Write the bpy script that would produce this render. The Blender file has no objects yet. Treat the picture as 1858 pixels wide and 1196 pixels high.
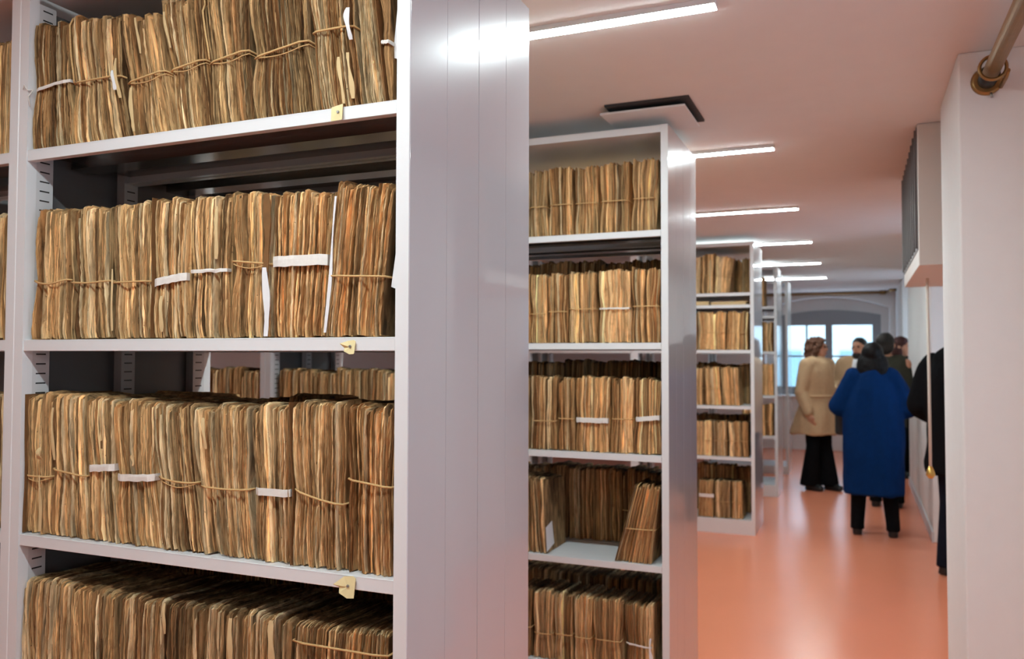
import bpy, bmesh, math, random
from mathutils import Vector, Matrix, noise

# ------------------------------------------------------------------ camera
SC = bpy.context.scene
COL = SC.collection
FPX, YAW, PITCH, ROLL, CAM_H = 1491.8, 0.3986, 0.03238, 0.00245, 1.55
cy_, sy_ = math.cos(YAW), math.sin(YAW)
FWD = Vector((-sy_ * math.cos(PITCH), cy_ * math.cos(PITCH), math.sin(PITCH)))
_r = Vector((cy_, sy_, 0.0))
_u = _r.cross(FWD)
RGT = _r * math.cos(ROLL) + _u * math.sin(ROLL)
UPV = _u * math.cos(ROLL) - _r * math.sin(ROLL)
EYE = Vector((0, 0, CAM_H))
cam_d = bpy.data.cameras.new('camera')
cam = bpy.data.objects.new('camera', cam_d)
COL.objects.link(cam)
M3 = Matrix((RGT, UPV, -FWD)).transposed()
cam.matrix_world = Matrix.Translation(EYE) @ M3.to_4x4()
cam_d.sensor_width = 36.0
cam_d.sensor_fit = 'HORIZONTAL'
cam_d.lens = FPX / 1858 * 36.0
cam_d.clip_start, cam_d.clip_end = 0.05, 200
cam_d.dof.use_dof = True
cam_d.dof.focus_distance = 1.85
cam_d.dof.aperture_fstop = 4.2
SC.camera = cam


def hit(px, py, axis, val):
    """the point of the plane axis = val that the photograph shows at (px, py)"""
    d = RGT * ((px - 929) / FPX) - UPV * ((py - 598) / FPX) + FWD
    i = 'xyz'.index(axis)
    return EYE + d * ((val - EYE[i]) / d[i])


# ------------------------------------------------------------------ view, world, light levels
SC.view_settings.view_transform = 'Standard'
SC.view_settings.look = 'None'
SC.view_settings.gamma = 1.0
SC.view_settings.use_curve_mapping = False
SC.view_settings.exposure = 0.22
SC.render.engine = 'CYCLES'
SC.cycles.use_denoising = True
SC.cycles.max_bounces = 10
SC.cycles.diffuse_bounces = 5
SC.cycles.glossy_bounces = 4
SC.cycles.transparent_max_bounces = 12
SC.cycles.sample_clamp_indirect = 6.0
SC.cycles.caustics_reflective = False
SC.cycles.caustics_refractive = False
LED = 112.0            # strip light emission
W = bpy.data.worlds.new('sky')
SC.world = W
W.use_nodes = True
bg = W.node_tree.nodes['Background']
bg.inputs[0].default_value = (0.66, 0.80, 1.0, 1)
bg.inputs[1].default_value = 5.0


# ------------------------------------------------------------------ materials
def srgb(r, g, b):
    f = lambda c: (c / 255 / 12.92) if c / 255 <= 0.04045 else ((c / 255 + 0.055) / 1.055) ** 2.4
    return (f(r), f(g), f(b), 1.0)


def mat(name, col, rough=0.6, metal=0.0, coat=0.0, spec=0.5, coat_rough=0.08):
    m = bpy.data.materials.new(name)
    m.use_nodes = True
    b = m.node_tree.nodes['Principled BSDF']
    b.inputs['Base Color'].default_value = col
    b.inputs['Roughness'].default_value = rough
    b.inputs['Metallic'].default_value = metal
    b.inputs['Coat Weight'].default_value = coat
    b.inputs['Coat Roughness'].default_value = coat_rough
    b.inputs['Specular IOR Level'].default_value = spec
    return m


def N(m, t, **kw):
    n = m.node_tree.nodes.new(t)
    for k, v in kw.items():
        setattr(n, k, v)
    return n


def L(m, a, b):
    m.node_tree.links.new(a, b)


def noise_var(m, scale, amount, detail=4, bump=0.0, stretch=(1, 1, 1), bump_scale=None, dist=0.002):
    """vary the base colour of a plain material with noise, and roughen it"""
    b = m.node_tree.nodes['Principled BSDF']
    c = list(b.inputs['Base Color'].default_value)
    tc = N(m, 'ShaderNodeTexCoord')
    mp = N(m, 'ShaderNodeMapping')
    mp.inputs['Scale'].default_value = stretch
    L(m, tc.outputs['Object'], mp.inputs['Vector'])
    nz = N(m, 'ShaderNodeTexNoise')
    nz.inputs['Scale'].default_value = scale
    nz.inputs['Detail'].default_value = detail
    L(m, mp.outputs[0], nz.inputs['Vector'])
    mx = N(m, 'ShaderNodeMix', data_type='RGBA')
    mx.inputs['A'].default_value = [x * (1 - amount) for x in c[:3]] + [1]
    mx.inputs['B'].default_value = [min(1, x * (1 + amount)) for x in c[:3]] + [1]
    L(m, nz.outputs['Fac'], mx.inputs['Factor'])
    L(m, mx.outputs['Result'], b.inputs['Base Color'])
    if bump:
        nb = N(m, 'ShaderNodeTexNoise')
        nb.inputs['Scale'].default_value = bump_scale or scale * 3
        nb.inputs['Detail'].default_value = 3
        L(m, mp.outputs[0], nb.inputs['Vector'])
        bp = N(m, 'ShaderNodeBump')
        bp.inputs['Strength'].default_value = bump
        bp.inputs['Distance'].default_value = dist
        L(m, nb.outputs['Fac'], bp.inputs['Height'])
        L(m, bp.outputs[0], b.inputs['Normal'])
    return m


def paper_mat():
    m = mat('old_paper', (0.4, 0.25, 0.12, 1), 0.85, spec=0.25)
    b = m.node_tree.nodes['Principled BSDF']
    at = N(m, 'ShaderNodeAttribute', attribute_name='sheet')
    fl = N(m, 'ShaderNodeAttribute', attribute_name='flow')

    def nz(sc, stretch, det=4, rough=0.55):
        mp = N(m, 'ShaderNodeMapping')
        mp.inputs['Scale'].default_value = stretch
        L(m, fl.outputs['Vector'], mp.inputs['Vector'])
        n = N(m, 'ShaderNodeTexNoise')
        n.inputs['Scale'].default_value = sc
        n.inputs['Detail'].default_value = det
        n.inputs['Roughness'].default_value = rough
        L(m, mp.outputs[0], n.inputs['Vector'])
        return n.outputs['Fac']

    def ramp(src, lo, hi, a, bb):
        r = N(m, 'ShaderNodeMapRange')
        r.inputs['From Min'].default_value = lo
        r.inputs['From Max'].default_value = hi
        r.inputs['To Min'].default_value = a
        r.inputs['To Max'].default_value = bb
        L(m, src, r.inputs['Value'])
        return r.outputs['Result']

    fine = nz(1.0, (950, 40, 9), 3)              # single leaf edges
    mid = nz(1.0, (330, 20, 5), 4)
    blot = nz(1.0, (38, 38, 22), 5, 0.65)         # stains and foxing
    f1 = ramp(fine, 0.38, 0.62, 0.58, 1.36)
    f2 = ramp(mid, 0.34, 0.66, 0.86, 1.66)
    line = ramp(nz(1.0, (1500, 30, 6), 2), 0.60, 0.68, 1.0, 0.42)      # dark slits between leaves
    fleck = ramp(nz(1.0, (420, 120, 150), 2), 0.70, 0.76, 1.0, 0.35)    # worm holes and torn nicks
    chip = ramp(nz(1.0, (300, 90, 70), 2), 0.71, 0.77, 1.0, 1.7)       # frayed pale chips
    def times(p, q):
        z = N(m, 'ShaderNodeMath', operation='MULTIPLY')
        L(m, p, z.inputs[0]); L(m, q, z.inputs[1])
        return z.outputs[0]
    mul = N(m, 'ShaderNodeMath', operation='MULTIPLY')
    L(m, times(times(f1, line), times(fleck, chip)), mul.inputs[0]); L(m, f2, mul.inputs[1])
    vm = N(m, 'ShaderNodeVectorMath', operation='SCALE')
    L(m, at.outputs['Color'], vm.inputs[0]); L(m, mul.outputs[0], vm.inputs['Scale'])
    mx = N(m, 'ShaderNodeMix', data_type='RGBA', blend_type='MULTIPLY')
    L(m, vm.outputs[0], mx.inputs['A'])
    mx.inputs['B'].default_value = (0.42, 0.28, 0.17, 1)
    L(m, ramp(blot, 0.56, 0.78, 0.0, 0.75), mx.inputs['Factor'])
    L(m, mx.outputs['Result'], b.inputs['Base Color'])
    bp = N(m, 'ShaderNodeBump')
    bp.inputs['Strength'].default_value = 0.7
    bp.inputs['Distance'].default_value = 0.0012
    L(m, mul.outputs[0], bp.inputs['Height'])
    L(m, bp.outputs[0], b.inputs['Normal'])
    return m


def slot_mat():
    """painted upright strip punched with a slot every 25 mm"""
    m = mat('slotted_paint', (0.62, 0.62, 0.63, 1), 0.4)
    b = m.node_tree.nodes['Principled BSDF']
    tc = N(m, 'ShaderNodeTexCoord')
    sx = N(m, 'ShaderNodeSeparateXYZ')
    L(m, tc.outputs['Object'], sx.inputs[0])
    md = N(m, 'ShaderNodeMath', operation='FRACT')
    dv = N(m, 'ShaderNodeMath', operation='DIVIDE'); dv.inputs[1].default_value = 0.025
    L(m, sx.outputs['Z'], dv.inputs[0]); L(m, dv.outputs[0], md.inputs[0])
    lt = N(m, 'ShaderNodeMath', operation='LESS_THAN'); lt.inputs[1].default_value = 0.15
    L(m, md.outputs[0], lt.inputs[0])
    ab = N(m, 'ShaderNodeMath', operation='ABSOLUTE'); L(m, sx.outputs['Y'], ab.inputs[0])
    l2 = N(m, 'ShaderNodeMath', operation='LESS_THAN'); l2.inputs[1].default_value = 0.014
    L(m, ab.outputs[0], l2.inputs[0])
    mu = N(m, 'ShaderNodeMath', operation='MULTIPLY')
    L(m, lt.outputs[0], mu.inputs[0]); L(m, l2.outputs[0], mu.inputs[1])
    mx = N(m, 'ShaderNodeMix', data_type='RGBA')
    mx.inputs['A'].default_value = (0.62, 0.62, 0.63, 1)
    mx.inputs['B'].default_value = (0.012, 0.012, 0.012, 1)
    L(m, mu.outputs[0], mx.inputs['Factor'])
    L(m, mx.outputs['Result'], b.inputs['Base Color'])
    return m


def glow_mat(name, col, s):
    m = bpy.data.materials.new(name)
    m.use_nodes = True
    nt = m.node_tree
    for n in list(nt.nodes):
        nt.nodes.remove(n)
    e = nt.nodes.new('ShaderNodeEmission')
    e.inputs[0].default_value = col
    e.inputs[1].default_value = s
    o = nt.nodes.new('ShaderNodeOutputMaterial')
    nt.links.new(e.outputs[0], o.inputs[0])
    return m


def glass_mat():
    m = bpy.data.materials.new('window_glass')
    m.use_nodes = True
    nt = m.node_tree
    for n in list(nt.nodes):
        nt.nodes.remove(n)
    t = nt.nodes.new('ShaderNodeBsdfTransparent')
    t.inputs[0].default_value = (0.93, 0.97, 0.98, 1)
    g = nt.nodes.new('ShaderNodeBsdfGlossy')
    g.inputs['Roughness'].default_value = 0.02
    mx = nt.nodes.new('ShaderNodeMixShader')
    mx.inputs[0].default_value = 0.06
    o = nt.nodes.new('ShaderNodeOutputMaterial')
    nt.links.new(t.outputs[0], mx.inputs[1]); nt.links.new(g.outputs[0], mx.inputs[2])
    nt.links.new(mx.outputs[0], o.inputs[0])
    return m


MT = dict(
    paper=paper_mat(),
    paint=noise_var(mat('rack_paint', (0.74, 0.745, 0.76, 1), 0.33), 6, 0.03, 3),
    panel=noise_var(mat('end_panel_paint', (0.49, 0.48, 0.50, 1), 0.30, coat=1.0, coat_rough=0.05), 5, 0.03, 3, bump=0.12, bump_scale=2.2, dist=0.01, stretch=(1, 1.6, 0.5)),
    frame=mat('dark_frame_sheet', (0.15, 0.148, 0.15, 1), 0.45),
    slot=slot_mat(),
    wall=noise_var(mat('wall_plaster', (0.80, 0.79, 0.78, 1), 0.85, spec=0.2), 14, 0.025, 4, bump=0.15, bump_scale=60),
    ceil=noise_var(mat('ceiling_plaster', (0.80, 0.765, 0.745, 1), 0.9, spec=0.15), 9, 0.025, 4, bump=0.1, bump_scale=50),
    floor=noise_var(mat('salmon_linoleum', srgb(238, 146, 112), 0.24, spec=0.5), 3.0, 0.06, 6, bump=0.08, bump_scale=24, dist=0.002, stretch=(1.0, 0.5, 1)),
    skirt=mat('skirting_paint', (0.62, 0.62, 0.64, 1), 0.5),
    tape=noise_var(mat('white_cotton_tape', srgb(226, 222, 216), 0.8, spec=0.2), 120, 0.12, 4, bump=0.5, bump_scale=300, dist=0.0008),
    twine=noise_var(mat('hemp_twine', srgb(206, 170, 118), 0.9, spec=0.1), 260, 0.3, 3, bump=0.8, bump_scale=500, dist=0.0006),
    slip=noise_var(mat('pale_slip', srgb(208, 180, 134), 0.8, spec=0.2), 40, 0.14, 5),
    white=noise_var(mat('white_label_paper', srgb(225, 224, 226), 0.7, spec=0.2), 30, 0.08, 4),
    tag=noise_var(mat('yellowed_tag_paper', srgb(226, 210, 160), 0.75, spec=0.2), 45, 0.14, 4),
    board=noise_var(mat('old_board', srgb(120, 84, 50), 0.8, spec=0.25), 35, 0.35, 6, bump=0.3, bump_scale=90),
    led=glow_mat('led_diffuser', (0.84, 0.985, 1.0, 1), LED),
    housing=mat('light_housing', (0.75, 0.75, 0.75, 1), 0.4),
    dark=mat('gap_shade', (0.03, 0.03, 0.032, 1), 0.7),  # near-black, paints the shadow above the vent plate
    hatch=mat('diffuser_plate', (0.78, 0.77, 0.77, 1), 0.5),
    ac=noise_var(mat('bulkhead_paint', (0.74, 0.70, 0.66, 1), 0.6), 8, 0.02),
    grille=mat('grey_grille', (0.16, 0.15, 0.15, 1), 0.5, metal=0.3),
    brass=noise_var(mat('aged_brass', (0.34, 0.20, 0.075, 1), 0.36, metal=0.75), 30, 0.2, 3),
    gold=mat('bright_brass', (0.72, 0.47, 0.13, 1), 0.3, metal=0.8),
    blackm=mat('black_collar', (0.012, 0.010, 0.009, 1), 0.5),
    winframe=mat('grey_window_frame', (0.30, 0.31, 0.33, 1), 0.5),
    glass=glass_mat(),
    cord=mat('pale_cord', (0.72, 0.66, 0.60, 1), 0.7),
    shaded_metal=noise_var(mat('shaded_shelf_metal', (0.30, 0.29, 0.275, 1), 0.24, metal=1.0), 4, 0.15, 4, bump=0.1, bump_scale=5, dist=0.01),  # reflective metal, kept dark to deepen the shade under the shelves
    steel=mat('screw_steel', (0.35, 0.35, 0.34, 1), 0.4, metal=0.8),
    skin=noise_var(mat('skin', srgb(196, 140, 112), 0.55, spec=0.35), 40, 0.08),
    trench=noise_var(mat('beige_trench_cloth', srgb(196, 162, 126), 0.85, spec=0.15), 30, 0.10, 4, bump=0.25, bump_scale=14, dist=0.01),
    blue=noise_var(mat('blue_wool', srgb(3, 42, 90), 0.9, spec=0.12), 22, 0.18, 4, bump=0.3, bump_scale=12, dist=0.012),
    blackc=noise_var(mat('black_cloth', (0.006, 0.006, 0.007, 1), 0.9, spec=0.06), 25, 0.3, 4, bump=0.3, bump_scale=12, dist=0.01),
    navy=noise_var(mat('navy_denim', (0.008, 0.010, 0.018, 1), 0.9, spec=0.08), 25, 0.3, 4),
    olive=noise_var(mat('olive_jacket_cloth', (0.045, 0.043, 0.030, 1), 0.9, spec=0.12), 25, 0.2, 4, bump=0.2, bump_scale=12, dist=0.01),
    shoe=mat('black_leather', (0.012, 0.012, 0.013, 1), 0.4),
    hairb=noise_var(mat('brown_curly_hair', srgb(92, 58, 40), 0.6, spec=0.3), 60, 0.4, 4, bump=0.9, bump_scale=55, dist=0.02),
    hairk=noise_var(mat('black_hair', (0.006, 0.005, 0.005, 1), 0.55, spec=0.18), 60, 0.4, 4, bump=0.5, bump_scale=60, dist=0.01, stretch=(1, 1, 0.2)),
    hairg=noise_var(mat('dark_short_hair', (0.020, 0.017, 0.015, 1), 0.6, spec=0.3), 60, 0.4, 4, bump=0.5, bump_scale=80, dist=0.008),
    hairr=noise_var(mat('reddish_dark_hair', srgb(66, 30, 24), 0.6, spec=0.3), 60, 0.4, 4, bump=0.5, bump_scale=60, dist=0.01),
    eye=mat('eye', (0.02, 0.015, 0.012, 1), 0.2),
    lip=mat('lips', srgb(150, 78, 72), 0.5),
    shirt=mat('white_shirt_cloth', srgb(232, 232, 236), 0.8),
    facade=noise_var(mat('facade_render', (0.36, 0.43, 0.43, 1), 0.9), 2, 0.05),
    facadep=mat('pink_awning', srgb(220, 150, 160), 0.8),
    facadeb=mat('facade_glass', (0.14, 0.24, 0.28, 1), 0.2),
)


# ------------------------------------------------------------------ helpers
def link(name, me, m=None, parent=None):
    o = bpy.data.objects.new(name, me)
    COL.objects.link(o)
    for x in (m if isinstance(m, (list, tuple)) else [m]):
        if x is not None:
            me.materials.append(x)
    if parent is not None:
        o.parent = parent
        o.matrix_parent_inverse = Matrix.Identity(4)
    return o


def thing(name, label, cat, loc=(0, 0, 0), group=None):
    o = bpy.data.objects.new(name, None)
    COL.objects.link(o)
    o.empty_display_size = 0.05
    o.location = loc
    o['label'], o['category'] = label, cat
    if group:
        o['group'] = group
    return o


def tag(o, label, cat, group=None, kind=None):
    o['label'], o['category'] = label, cat
    if group:
        o['group'] = group
    if kind:
        o['kind'] = kind
    return o


def struct(o):
    o['kind'] = 'structure'
    return o


class MB:
    """collects shapes of ONE part"""

    def __init__(s):
        s.bm = bmesh.new()

    def box(s, x0, x1, y0, y1, z0, z1, bev=0.0, mi=0):
        t = bmesh.new()
        bmesh.ops.create_cube(t, size=1.0)
        for v in t.verts:
            v.co = Vector((x0 + (v.co.x + .5) * (x1 - x0), y0 + (v.co.y + .5) * (y1 - y0), z0 + (v.co.z + .5) * (z1 - z0)))
        if bev:
            bmesh.ops.bevel(t, geom=list(t.edges), offset=bev, segments=2, affect='EDGES', profile=0.5)
        return s._add(t, mi)

    def _add(s, t, mi=0):
        mp = {}
        for v in t.verts:
            mp[v] = s.bm.verts.new(v.co)
        for f in t.faces:
            try:
                nf = s.bm.faces.new([mp[v] for v in f.verts])
                nf.material_index = mi
                nf.smooth = f.smooth
            except ValueError:
                pass
        t.free()
        return s

    def tube(s, pts, rad, seg=8, closed=False, smooth=True, mi=0):
        t = bmesh.new()
        pts = [Vector(p) for p in pts]
        n = len(pts)
        rs = rad if isinstance(rad, (list, tuple)) else [rad] * n
        prev = None
        rings = []
        for i, p in enumerate(pts):
            if closed:
                d = pts[(i + 1) % n] - pts[i - 1]
            else:
                d = pts[min(i + 1, n - 1)] - pts[max(i - 1, 0)]
            d.normalize()
            if prev is None:
                a = d.orthogonal().normalized()
            else:
                a = (prev - d * prev.dot(d))
                a = a.normalized() if a.length > 1e-6 else d.orthogonal().normalized()
            prev = a
            b = d.cross(a)
            rings.append([t.verts.new(p + (a * math.cos(k * 2 * math.pi / seg) + b * math.sin(k * 2 * math.pi / seg)) * rs[i]) for k in range(seg)])
        m = n if closed else n - 1
        for i in range(m):
            r0, r1 = rings[i], rings[(i + 1) % n]
            for k in range(seg):
                f = t.faces.new((r0[k], r0[(k + 1) % seg], r1[(k + 1) % seg], r1[k]))
                f.smooth = smooth
        if not closed:
            t.faces.new(list(reversed(rings[0])))
            t.faces.new(rings[-1])
        return s._add(t, mi)

    def prism(s, poly, z0, z1, axis='z', mi=0):
        """extrude a polygon; axis z: poly is (x, y); axis y: poly is (x, z); axis x: poly is (y, z)"""
        t = bmesh.new()
        P = {'z': lambda p, h: (p[0], p[1], h), 'y': lambda p, h: (p[0], h, p[1]), 'x': lambda p, h: (h, p[0], p[1])}[axis]
        a = [t.verts.new(P(p, z0)) for p in poly]
        b = [t.verts.new(P(p, z1)) for p in poly]
        n = len(poly)
        t.faces.new(list(reversed(a)))
        t.faces.new(b)
        for i in range(n):
            t.faces.new((a[i], a[(i + 1) % n], b[(i + 1) % n], b[i]))
        bmesh.ops.recalc_face_normals(t, faces=t.faces)
        return s._add(t, mi)

    def ell(s, c, r, rot=None, u=16, v=10):
        t = bmesh.new()
        bmesh.ops.create_uvsphere(t, u_segments=u, v_segments=v, radius=1.0)
        R3 = rot or Matrix.Identity(3)
        r = (r, r, r) if not isinstance(r, (tuple, list)) else r
        for q in t.verts:
            q.co = Vector(c) + R3 @ Vector((q.co.x * r[0], q.co.y * r[1], q.co.z * r[2]))
        for f in t.faces:
            f.smooth = True
        return s._add(t)

    def cap(s, p0, r0, p1, r1):
        s.tube([p0, p1], [r0, r1], 14)
        s.ell(p0, r0, u=14, v=8)
        s.ell(p1, r1, u=14, v=8)
        return s

    def loft(s, rings, seg=24):
        """rings: (cx, cy, z, rx, ry)"""
        t = bmesh.new()
        rr = []
        for (cx, cy, z, rx, ry) in rings:
            rr.append([t.verts.new((cx + rx * math.copysign(abs(math.cos(a)) ** 0.85, math.cos(a)), cy + ry * math.copysign(abs(math.sin(a)) ** 0.85, math.sin(a)), z))
                       for a in [k * 2 * math.pi / seg for k in range(seg)]])
        for i in range(len(rr) - 1):
            for k in range(seg):
                f = t.faces.new((rr[i][k], rr[i][(k + 1) % seg], rr[i + 1][(k + 1) % seg], rr[i + 1][k]))
                f.smooth = True
        t.faces.new(list(reversed(rr[0])))
        t.faces.new(rr[-1])
        bmesh.ops.recalc_face_normals(t, faces=t.faces)
        return s._add(t)

    def build(s, name, m, parent=None, loc=None):
        me = bpy.data.meshes.new(name)
        bmesh.ops.recalc_face_normals(s.bm, faces=s.bm.faces)
        if loc is not None:
            for v in s.bm.verts:
                v.co -= Vector(loc)
        s.bm.to_mesh(me)
        s.bm.free()
        o = link(name, me, m, parent)
        if loc is not None:
            o.location = loc
        return o


def fuse(o, voxel, smooth=6):
    """make the overlapping shapes of a mesh object one continuous skin"""
    r = o.modifiers.new('skin', 'REMESH')
    r.mode = 'VOXEL'
    r.voxel_size = voxel
    r.use_smooth_shade = True
    sm = o.modifiers.new('soft', 'SMOOTH')
    sm.iterations = smooth
    sm.factor = 0.5
    dg = bpy.context.evaluated_depsgraph_get()
    dg.update()
    me = bpy.data.meshes.new_from_object(o.evaluated_get(dg))
    mats = [s.material for s in o.material_slots]
    o.modifiers.clear()
    o.data = me
    if not me.materials:
        for x in mats:
            me.materials.append(x)
    for p in me.polygons:
        p.use_smooth = True
    return o


# ------------------------------------------------------------------ the room
CEIL = 2.63
XP, YP0, YP1 = 0.337, 3.28, 3.96       # pillar: aisle face, near and far edge
XW = 0.565                              # aisle face of the wall beyond
YW = 14.65                              # end wall
XL, YB = -7.0, -3.2
struct(MB().box(XL, 2.2, YB, YW + 0.6, -0.12, 0).build('floor', MT['floor']))
struct(MB().box(XL, 2.2, YB, YW + 0.6, CEIL, CEIL + 0.2).build('ceiling', MT['ceil']))
struct(MB().box(XL - 0.2, XL, YB, YW, 0, CEIL).build('wall_left', MT['wall']))
struct(MB().box(XL, 2.2, YB - 0.2, YB, 0, CEIL).build('wall_back', MT['wall']))
struct(MB().box(XP, 1.6, YP0, YP1, 0, CEIL, 0.006).build('wall_pillar', MT['wall']))
struct(MB().box(XW, 1.6, 7.75, 11.2, 0, CEIL, 0.006).build('wall_right', MT['wall']))
struct(MB().box(XW, 1.6, 12.5, YW + 0.1, 0, CEIL, 0.006).build('wall_corner', MT['wall']))
struct(MB().box(XW - 0.012, XW, 7.75, 11.2, 0, 0.09).build('baseboard_right', MT['skirt']))


def wall_with_opening(name, x0, x1, y0, y1, oy0, oy1, oz0, oz1):
    """a wall along y with one rectangular opening"""
    b = MB()
    t = b.bm
    O = [(y0, 0), (y1, 0), (y1, CEIL), (y0, CEIL)]
    I = [(oy0, oz0), (oy1, oz0), (oy1, oz1), (oy0, oz1)]
    vs = {}
    for tagx, x in (('a', x0), ('b', x1)):
        for i in range(4):
            vs[tagx, 'o', i] = t.verts.new((x, *O[i]))
            vs[tagx, 'i', i] = t.verts.new((x, *I[i]))
    for i in range(4):
        j = (i + 1) % 4
        t.faces.new((vs['a', 'o', i], vs['a', 'o', j], vs['a', 'i', j], vs['a', 'i', i]))
        t.faces.new((vs['b', 'o', j], vs['b', 'o', i], vs['b', 'i', i], vs['b', 'i', j]))
        t.faces.new((vs['a', 'i', i], vs['a', 'i', j], vs['b', 'i', j], vs['b', 'i', i]))
        t.faces.new((vs['a', 'o', j], vs['a', 'o', i], vs['b', 'o', i], vs['b', 'o', j]))
    return struct(b.build(name, MT['wall']))


def side_window(name, x, oy0, oy1, oz0, oz1):
    f = 0.06
    b = MB()
    b.box(x, x + 0.06, oy0, oy0 + f, oz0, oz1).box(x, x + 0.06, oy1 - f, oy1, oz0, oz1)
    b.box(x, x + 0.06, oy0 + f, oy1 - f, oz0, oz0 + f).box(x, x + 0.06, oy0 + f, oy1 - f, oz1 - f, oz1)
    ym = (oy0 + oy1) / 2
    b.box(x, x + 0.06, ym - 0.04, ym + 0.04, oz0 + f, oz1 - f)
    w = struct(b.build(name, MT['winframe']))
    MB().box(x + 0.025, x + 0.031, oy0 + f, ym - 0.04, oz0 + f, oz1 - f).build('pane', MT['glass'], w)
    MB().box(x + 0.025, x + 0.031, ym + 0.04, oy1 - f, oz0 + f, oz1 - f).build('pane', MT['glass'], w)


wall_with_opening('wall_near_bay', 1.25, 1.6, YB, YP0, 0.6, 1.8, 0.9, 2.2)
side_window('window_2', 1.42, 0.6, 1.8, 0.9, 2.2)
wall_with_opening('wall_middle_bay', 1.05, 1.6, YP1, 7.75, 6.75, 7.55, 0.95, 2.3)
side_window('window_3', 1.3, 6.75, 7.55, 0.95, 2.3)
wall_with_opening('wall_far_bay', 1.05, 1.6, 11.2, 12.5, 11.4, 12.3, 0.75, 2.3)
side_window('window_4', 1.3, 11.4, 12.3, 0.75, 2.3)

# end wall with an arched, splayed window niche
NX0, NX1, NSPR, NTOP = -1.47, 0.474, 2.36, 2.55
SILL = 0.90


def arch(x0, x1, spring, top, n=18):
    w = (x1 - x0) / 2
    h = top - spring
    Rr = (w * w + h * h) / (2 * h)
    cx, cz = (x0 + x1) / 2, top - Rr
    a0 = math.asin(w / Rr)
    return [(cx + Rr * math.sin(a0 - 2 * a0 * i / n), cz + Rr * math.cos(a0 - 2 * a0 * i / n)) for i in range(n + 1)]  # right to left


ew = MB()
ew.box(XL, NX0, YW, YW + 0.35, 0, CEIL)
ew.box(NX1, 1.6, YW, YW + 0.35, 0, CEIL)
ew.box(NX0, NX1, YW, YW + 0.35, 0, SILL - 0.03)
ap = arch(NX0, NX1, NSPR, NTOP)
ew.prism([(NX0, CEIL), (NX1, CEIL)] + ap, YW, YW + 0.35, 'y')
ew.prism([(NX0 - 0.05, CEIL), (NX1 + 0.05, CEIL), (NX1 + 0.05, 2.255)] + [(0.35, 2.255)] + arch(-1.28, 0.35, 2.255, 2.345)[1:-1] + [(-1.28, 2.255), (NX0 - 0.05, 2.255)], YW + 0.36, YW + 0.46, 'y')
ew.box(NX0 - 0.05, -1.28, YW + 0.36, YW + 0.46, 0.8, 2.255).box(0.35, NX1 + 0.05, YW + 0.36, YW + 0.46, 0.8, 2.255)
struct(ew.build('wall_end', MT['wall']))
struct(MB().box(NX0 - 0.05, NX1 + 0.05, YW - 0.06, YW + 0.35, SILL - 0.03, SILL, 0.006).build('trim_1', MT['hatch']))
# the window itself
WX0, WX1, WB = -1.28, 0.35, SILL
yf0, yf1 = YW + 0.33, YW + 0.40
fr = MB()
top_in = 2.09
fr.prism([(WX0, top_in), (WX1, top_in)] + arch(WX0, WX1, 2.255, 2.345), yf0, yf1, 'y')
fr.box(WX0, WX0 + 0.13, yf0, yf1, WB, top_in).box(WX1 - 0.13, WX1, yf0, yf1, WB, top_in)
fr.box(-0.515, -0.405, yf0 - 0.02, yf1, WB, top_in)
fr.box(WX0 + 0.13, WX1 - 0.13, yf0, yf1, WB, WB + 0.14)
win = struct(fr.build('window_1', MT['winframe']))
for (a, b_) in ((WX0 + 0.13, -0.515), (-0.405, WX1 - 0.13)):
    MB().box(a, b_, yf0 + 0.03, yf0 + 0.036, WB + 0.14, top_in).build('pane', MT['glass'], win)
mu = MB()
mu.box(WX0 + 0.13, -0.515, yf0 + 0.01, yf0 + 0.03, 1.545, 1.575)
mu.box(-0.405, WX1 - 0.13, yf0 + 0.01, yf0 + 0.03, 1.545, 1.575)
mu.box(-0.83, -0.80, yf0 + 0.01, yf0 + 0.03, WB + 0.14, top_in)
mu.build('muntin', MT['winframe'], win)

# pale buildings across the street
fb = thing('neighbour_building', 'pale building across the street seen through the arched window', 'building', (0, 24, 0))
MB().box(-9, 9, 0, 4, -6, 3.4).build('wall', MT['facade'], fb)
wn = None
for i in range(-4, 5):
    MB().box(i * 1.9 - 0.45, i * 1.9 + 0.45, -0.06, 0, 0.2, 1.7).build('window', MT['facadeb'], fb)
MB().box(0.1, 1.4, -0.6, 0, 2.9, 3.15, 0.03).build('awning', MT['facadep'], fb)


# ------------------------------------------------------------------ ceiling fittings
LZ, LX0, LX1, LY, LSTEP = 2.612, -1.60, -0.389, 2.507, 1.855
names = {-2: None, -1: None, 0: 'long white strip light on the ceiling beside the front rack, longest in view',
         1: 'white strip light on the ceiling just beyond the second rack, second of the row',
         2: 'white strip light on the ceiling before the third rack, third of the row',
         3: 'white strip light on the ceiling above the beige coated woman, fourth of the row',
         4: 'white strip light on the ceiling, fifth of the row, last but one before the window',
         5: 'white strip light on the ceiling at the window end of the row'}
for k in range(-2, 6):
    y = LY + k * LSTEP
    t = thing('strip_light', names[k] or ('white strip light behind the viewer, over the aisle before the front rack' if k == -1 else 'white strip light behind the viewer, at the rear of the room'),
              'ceiling light', (0, y, LZ), 'strip lights on the ceiling')
    MB().box(LX0 - 0.003, LX1 + 0.003, -0.028, 0.028, 0.0, CEIL - LZ, 0.001).build('housing', MT['housing'], t)
    MB().box(LX0, LX1, -0.026, 0.026, -0.0012, -0.0002).build('diffuser', MT['led'], t)

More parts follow.
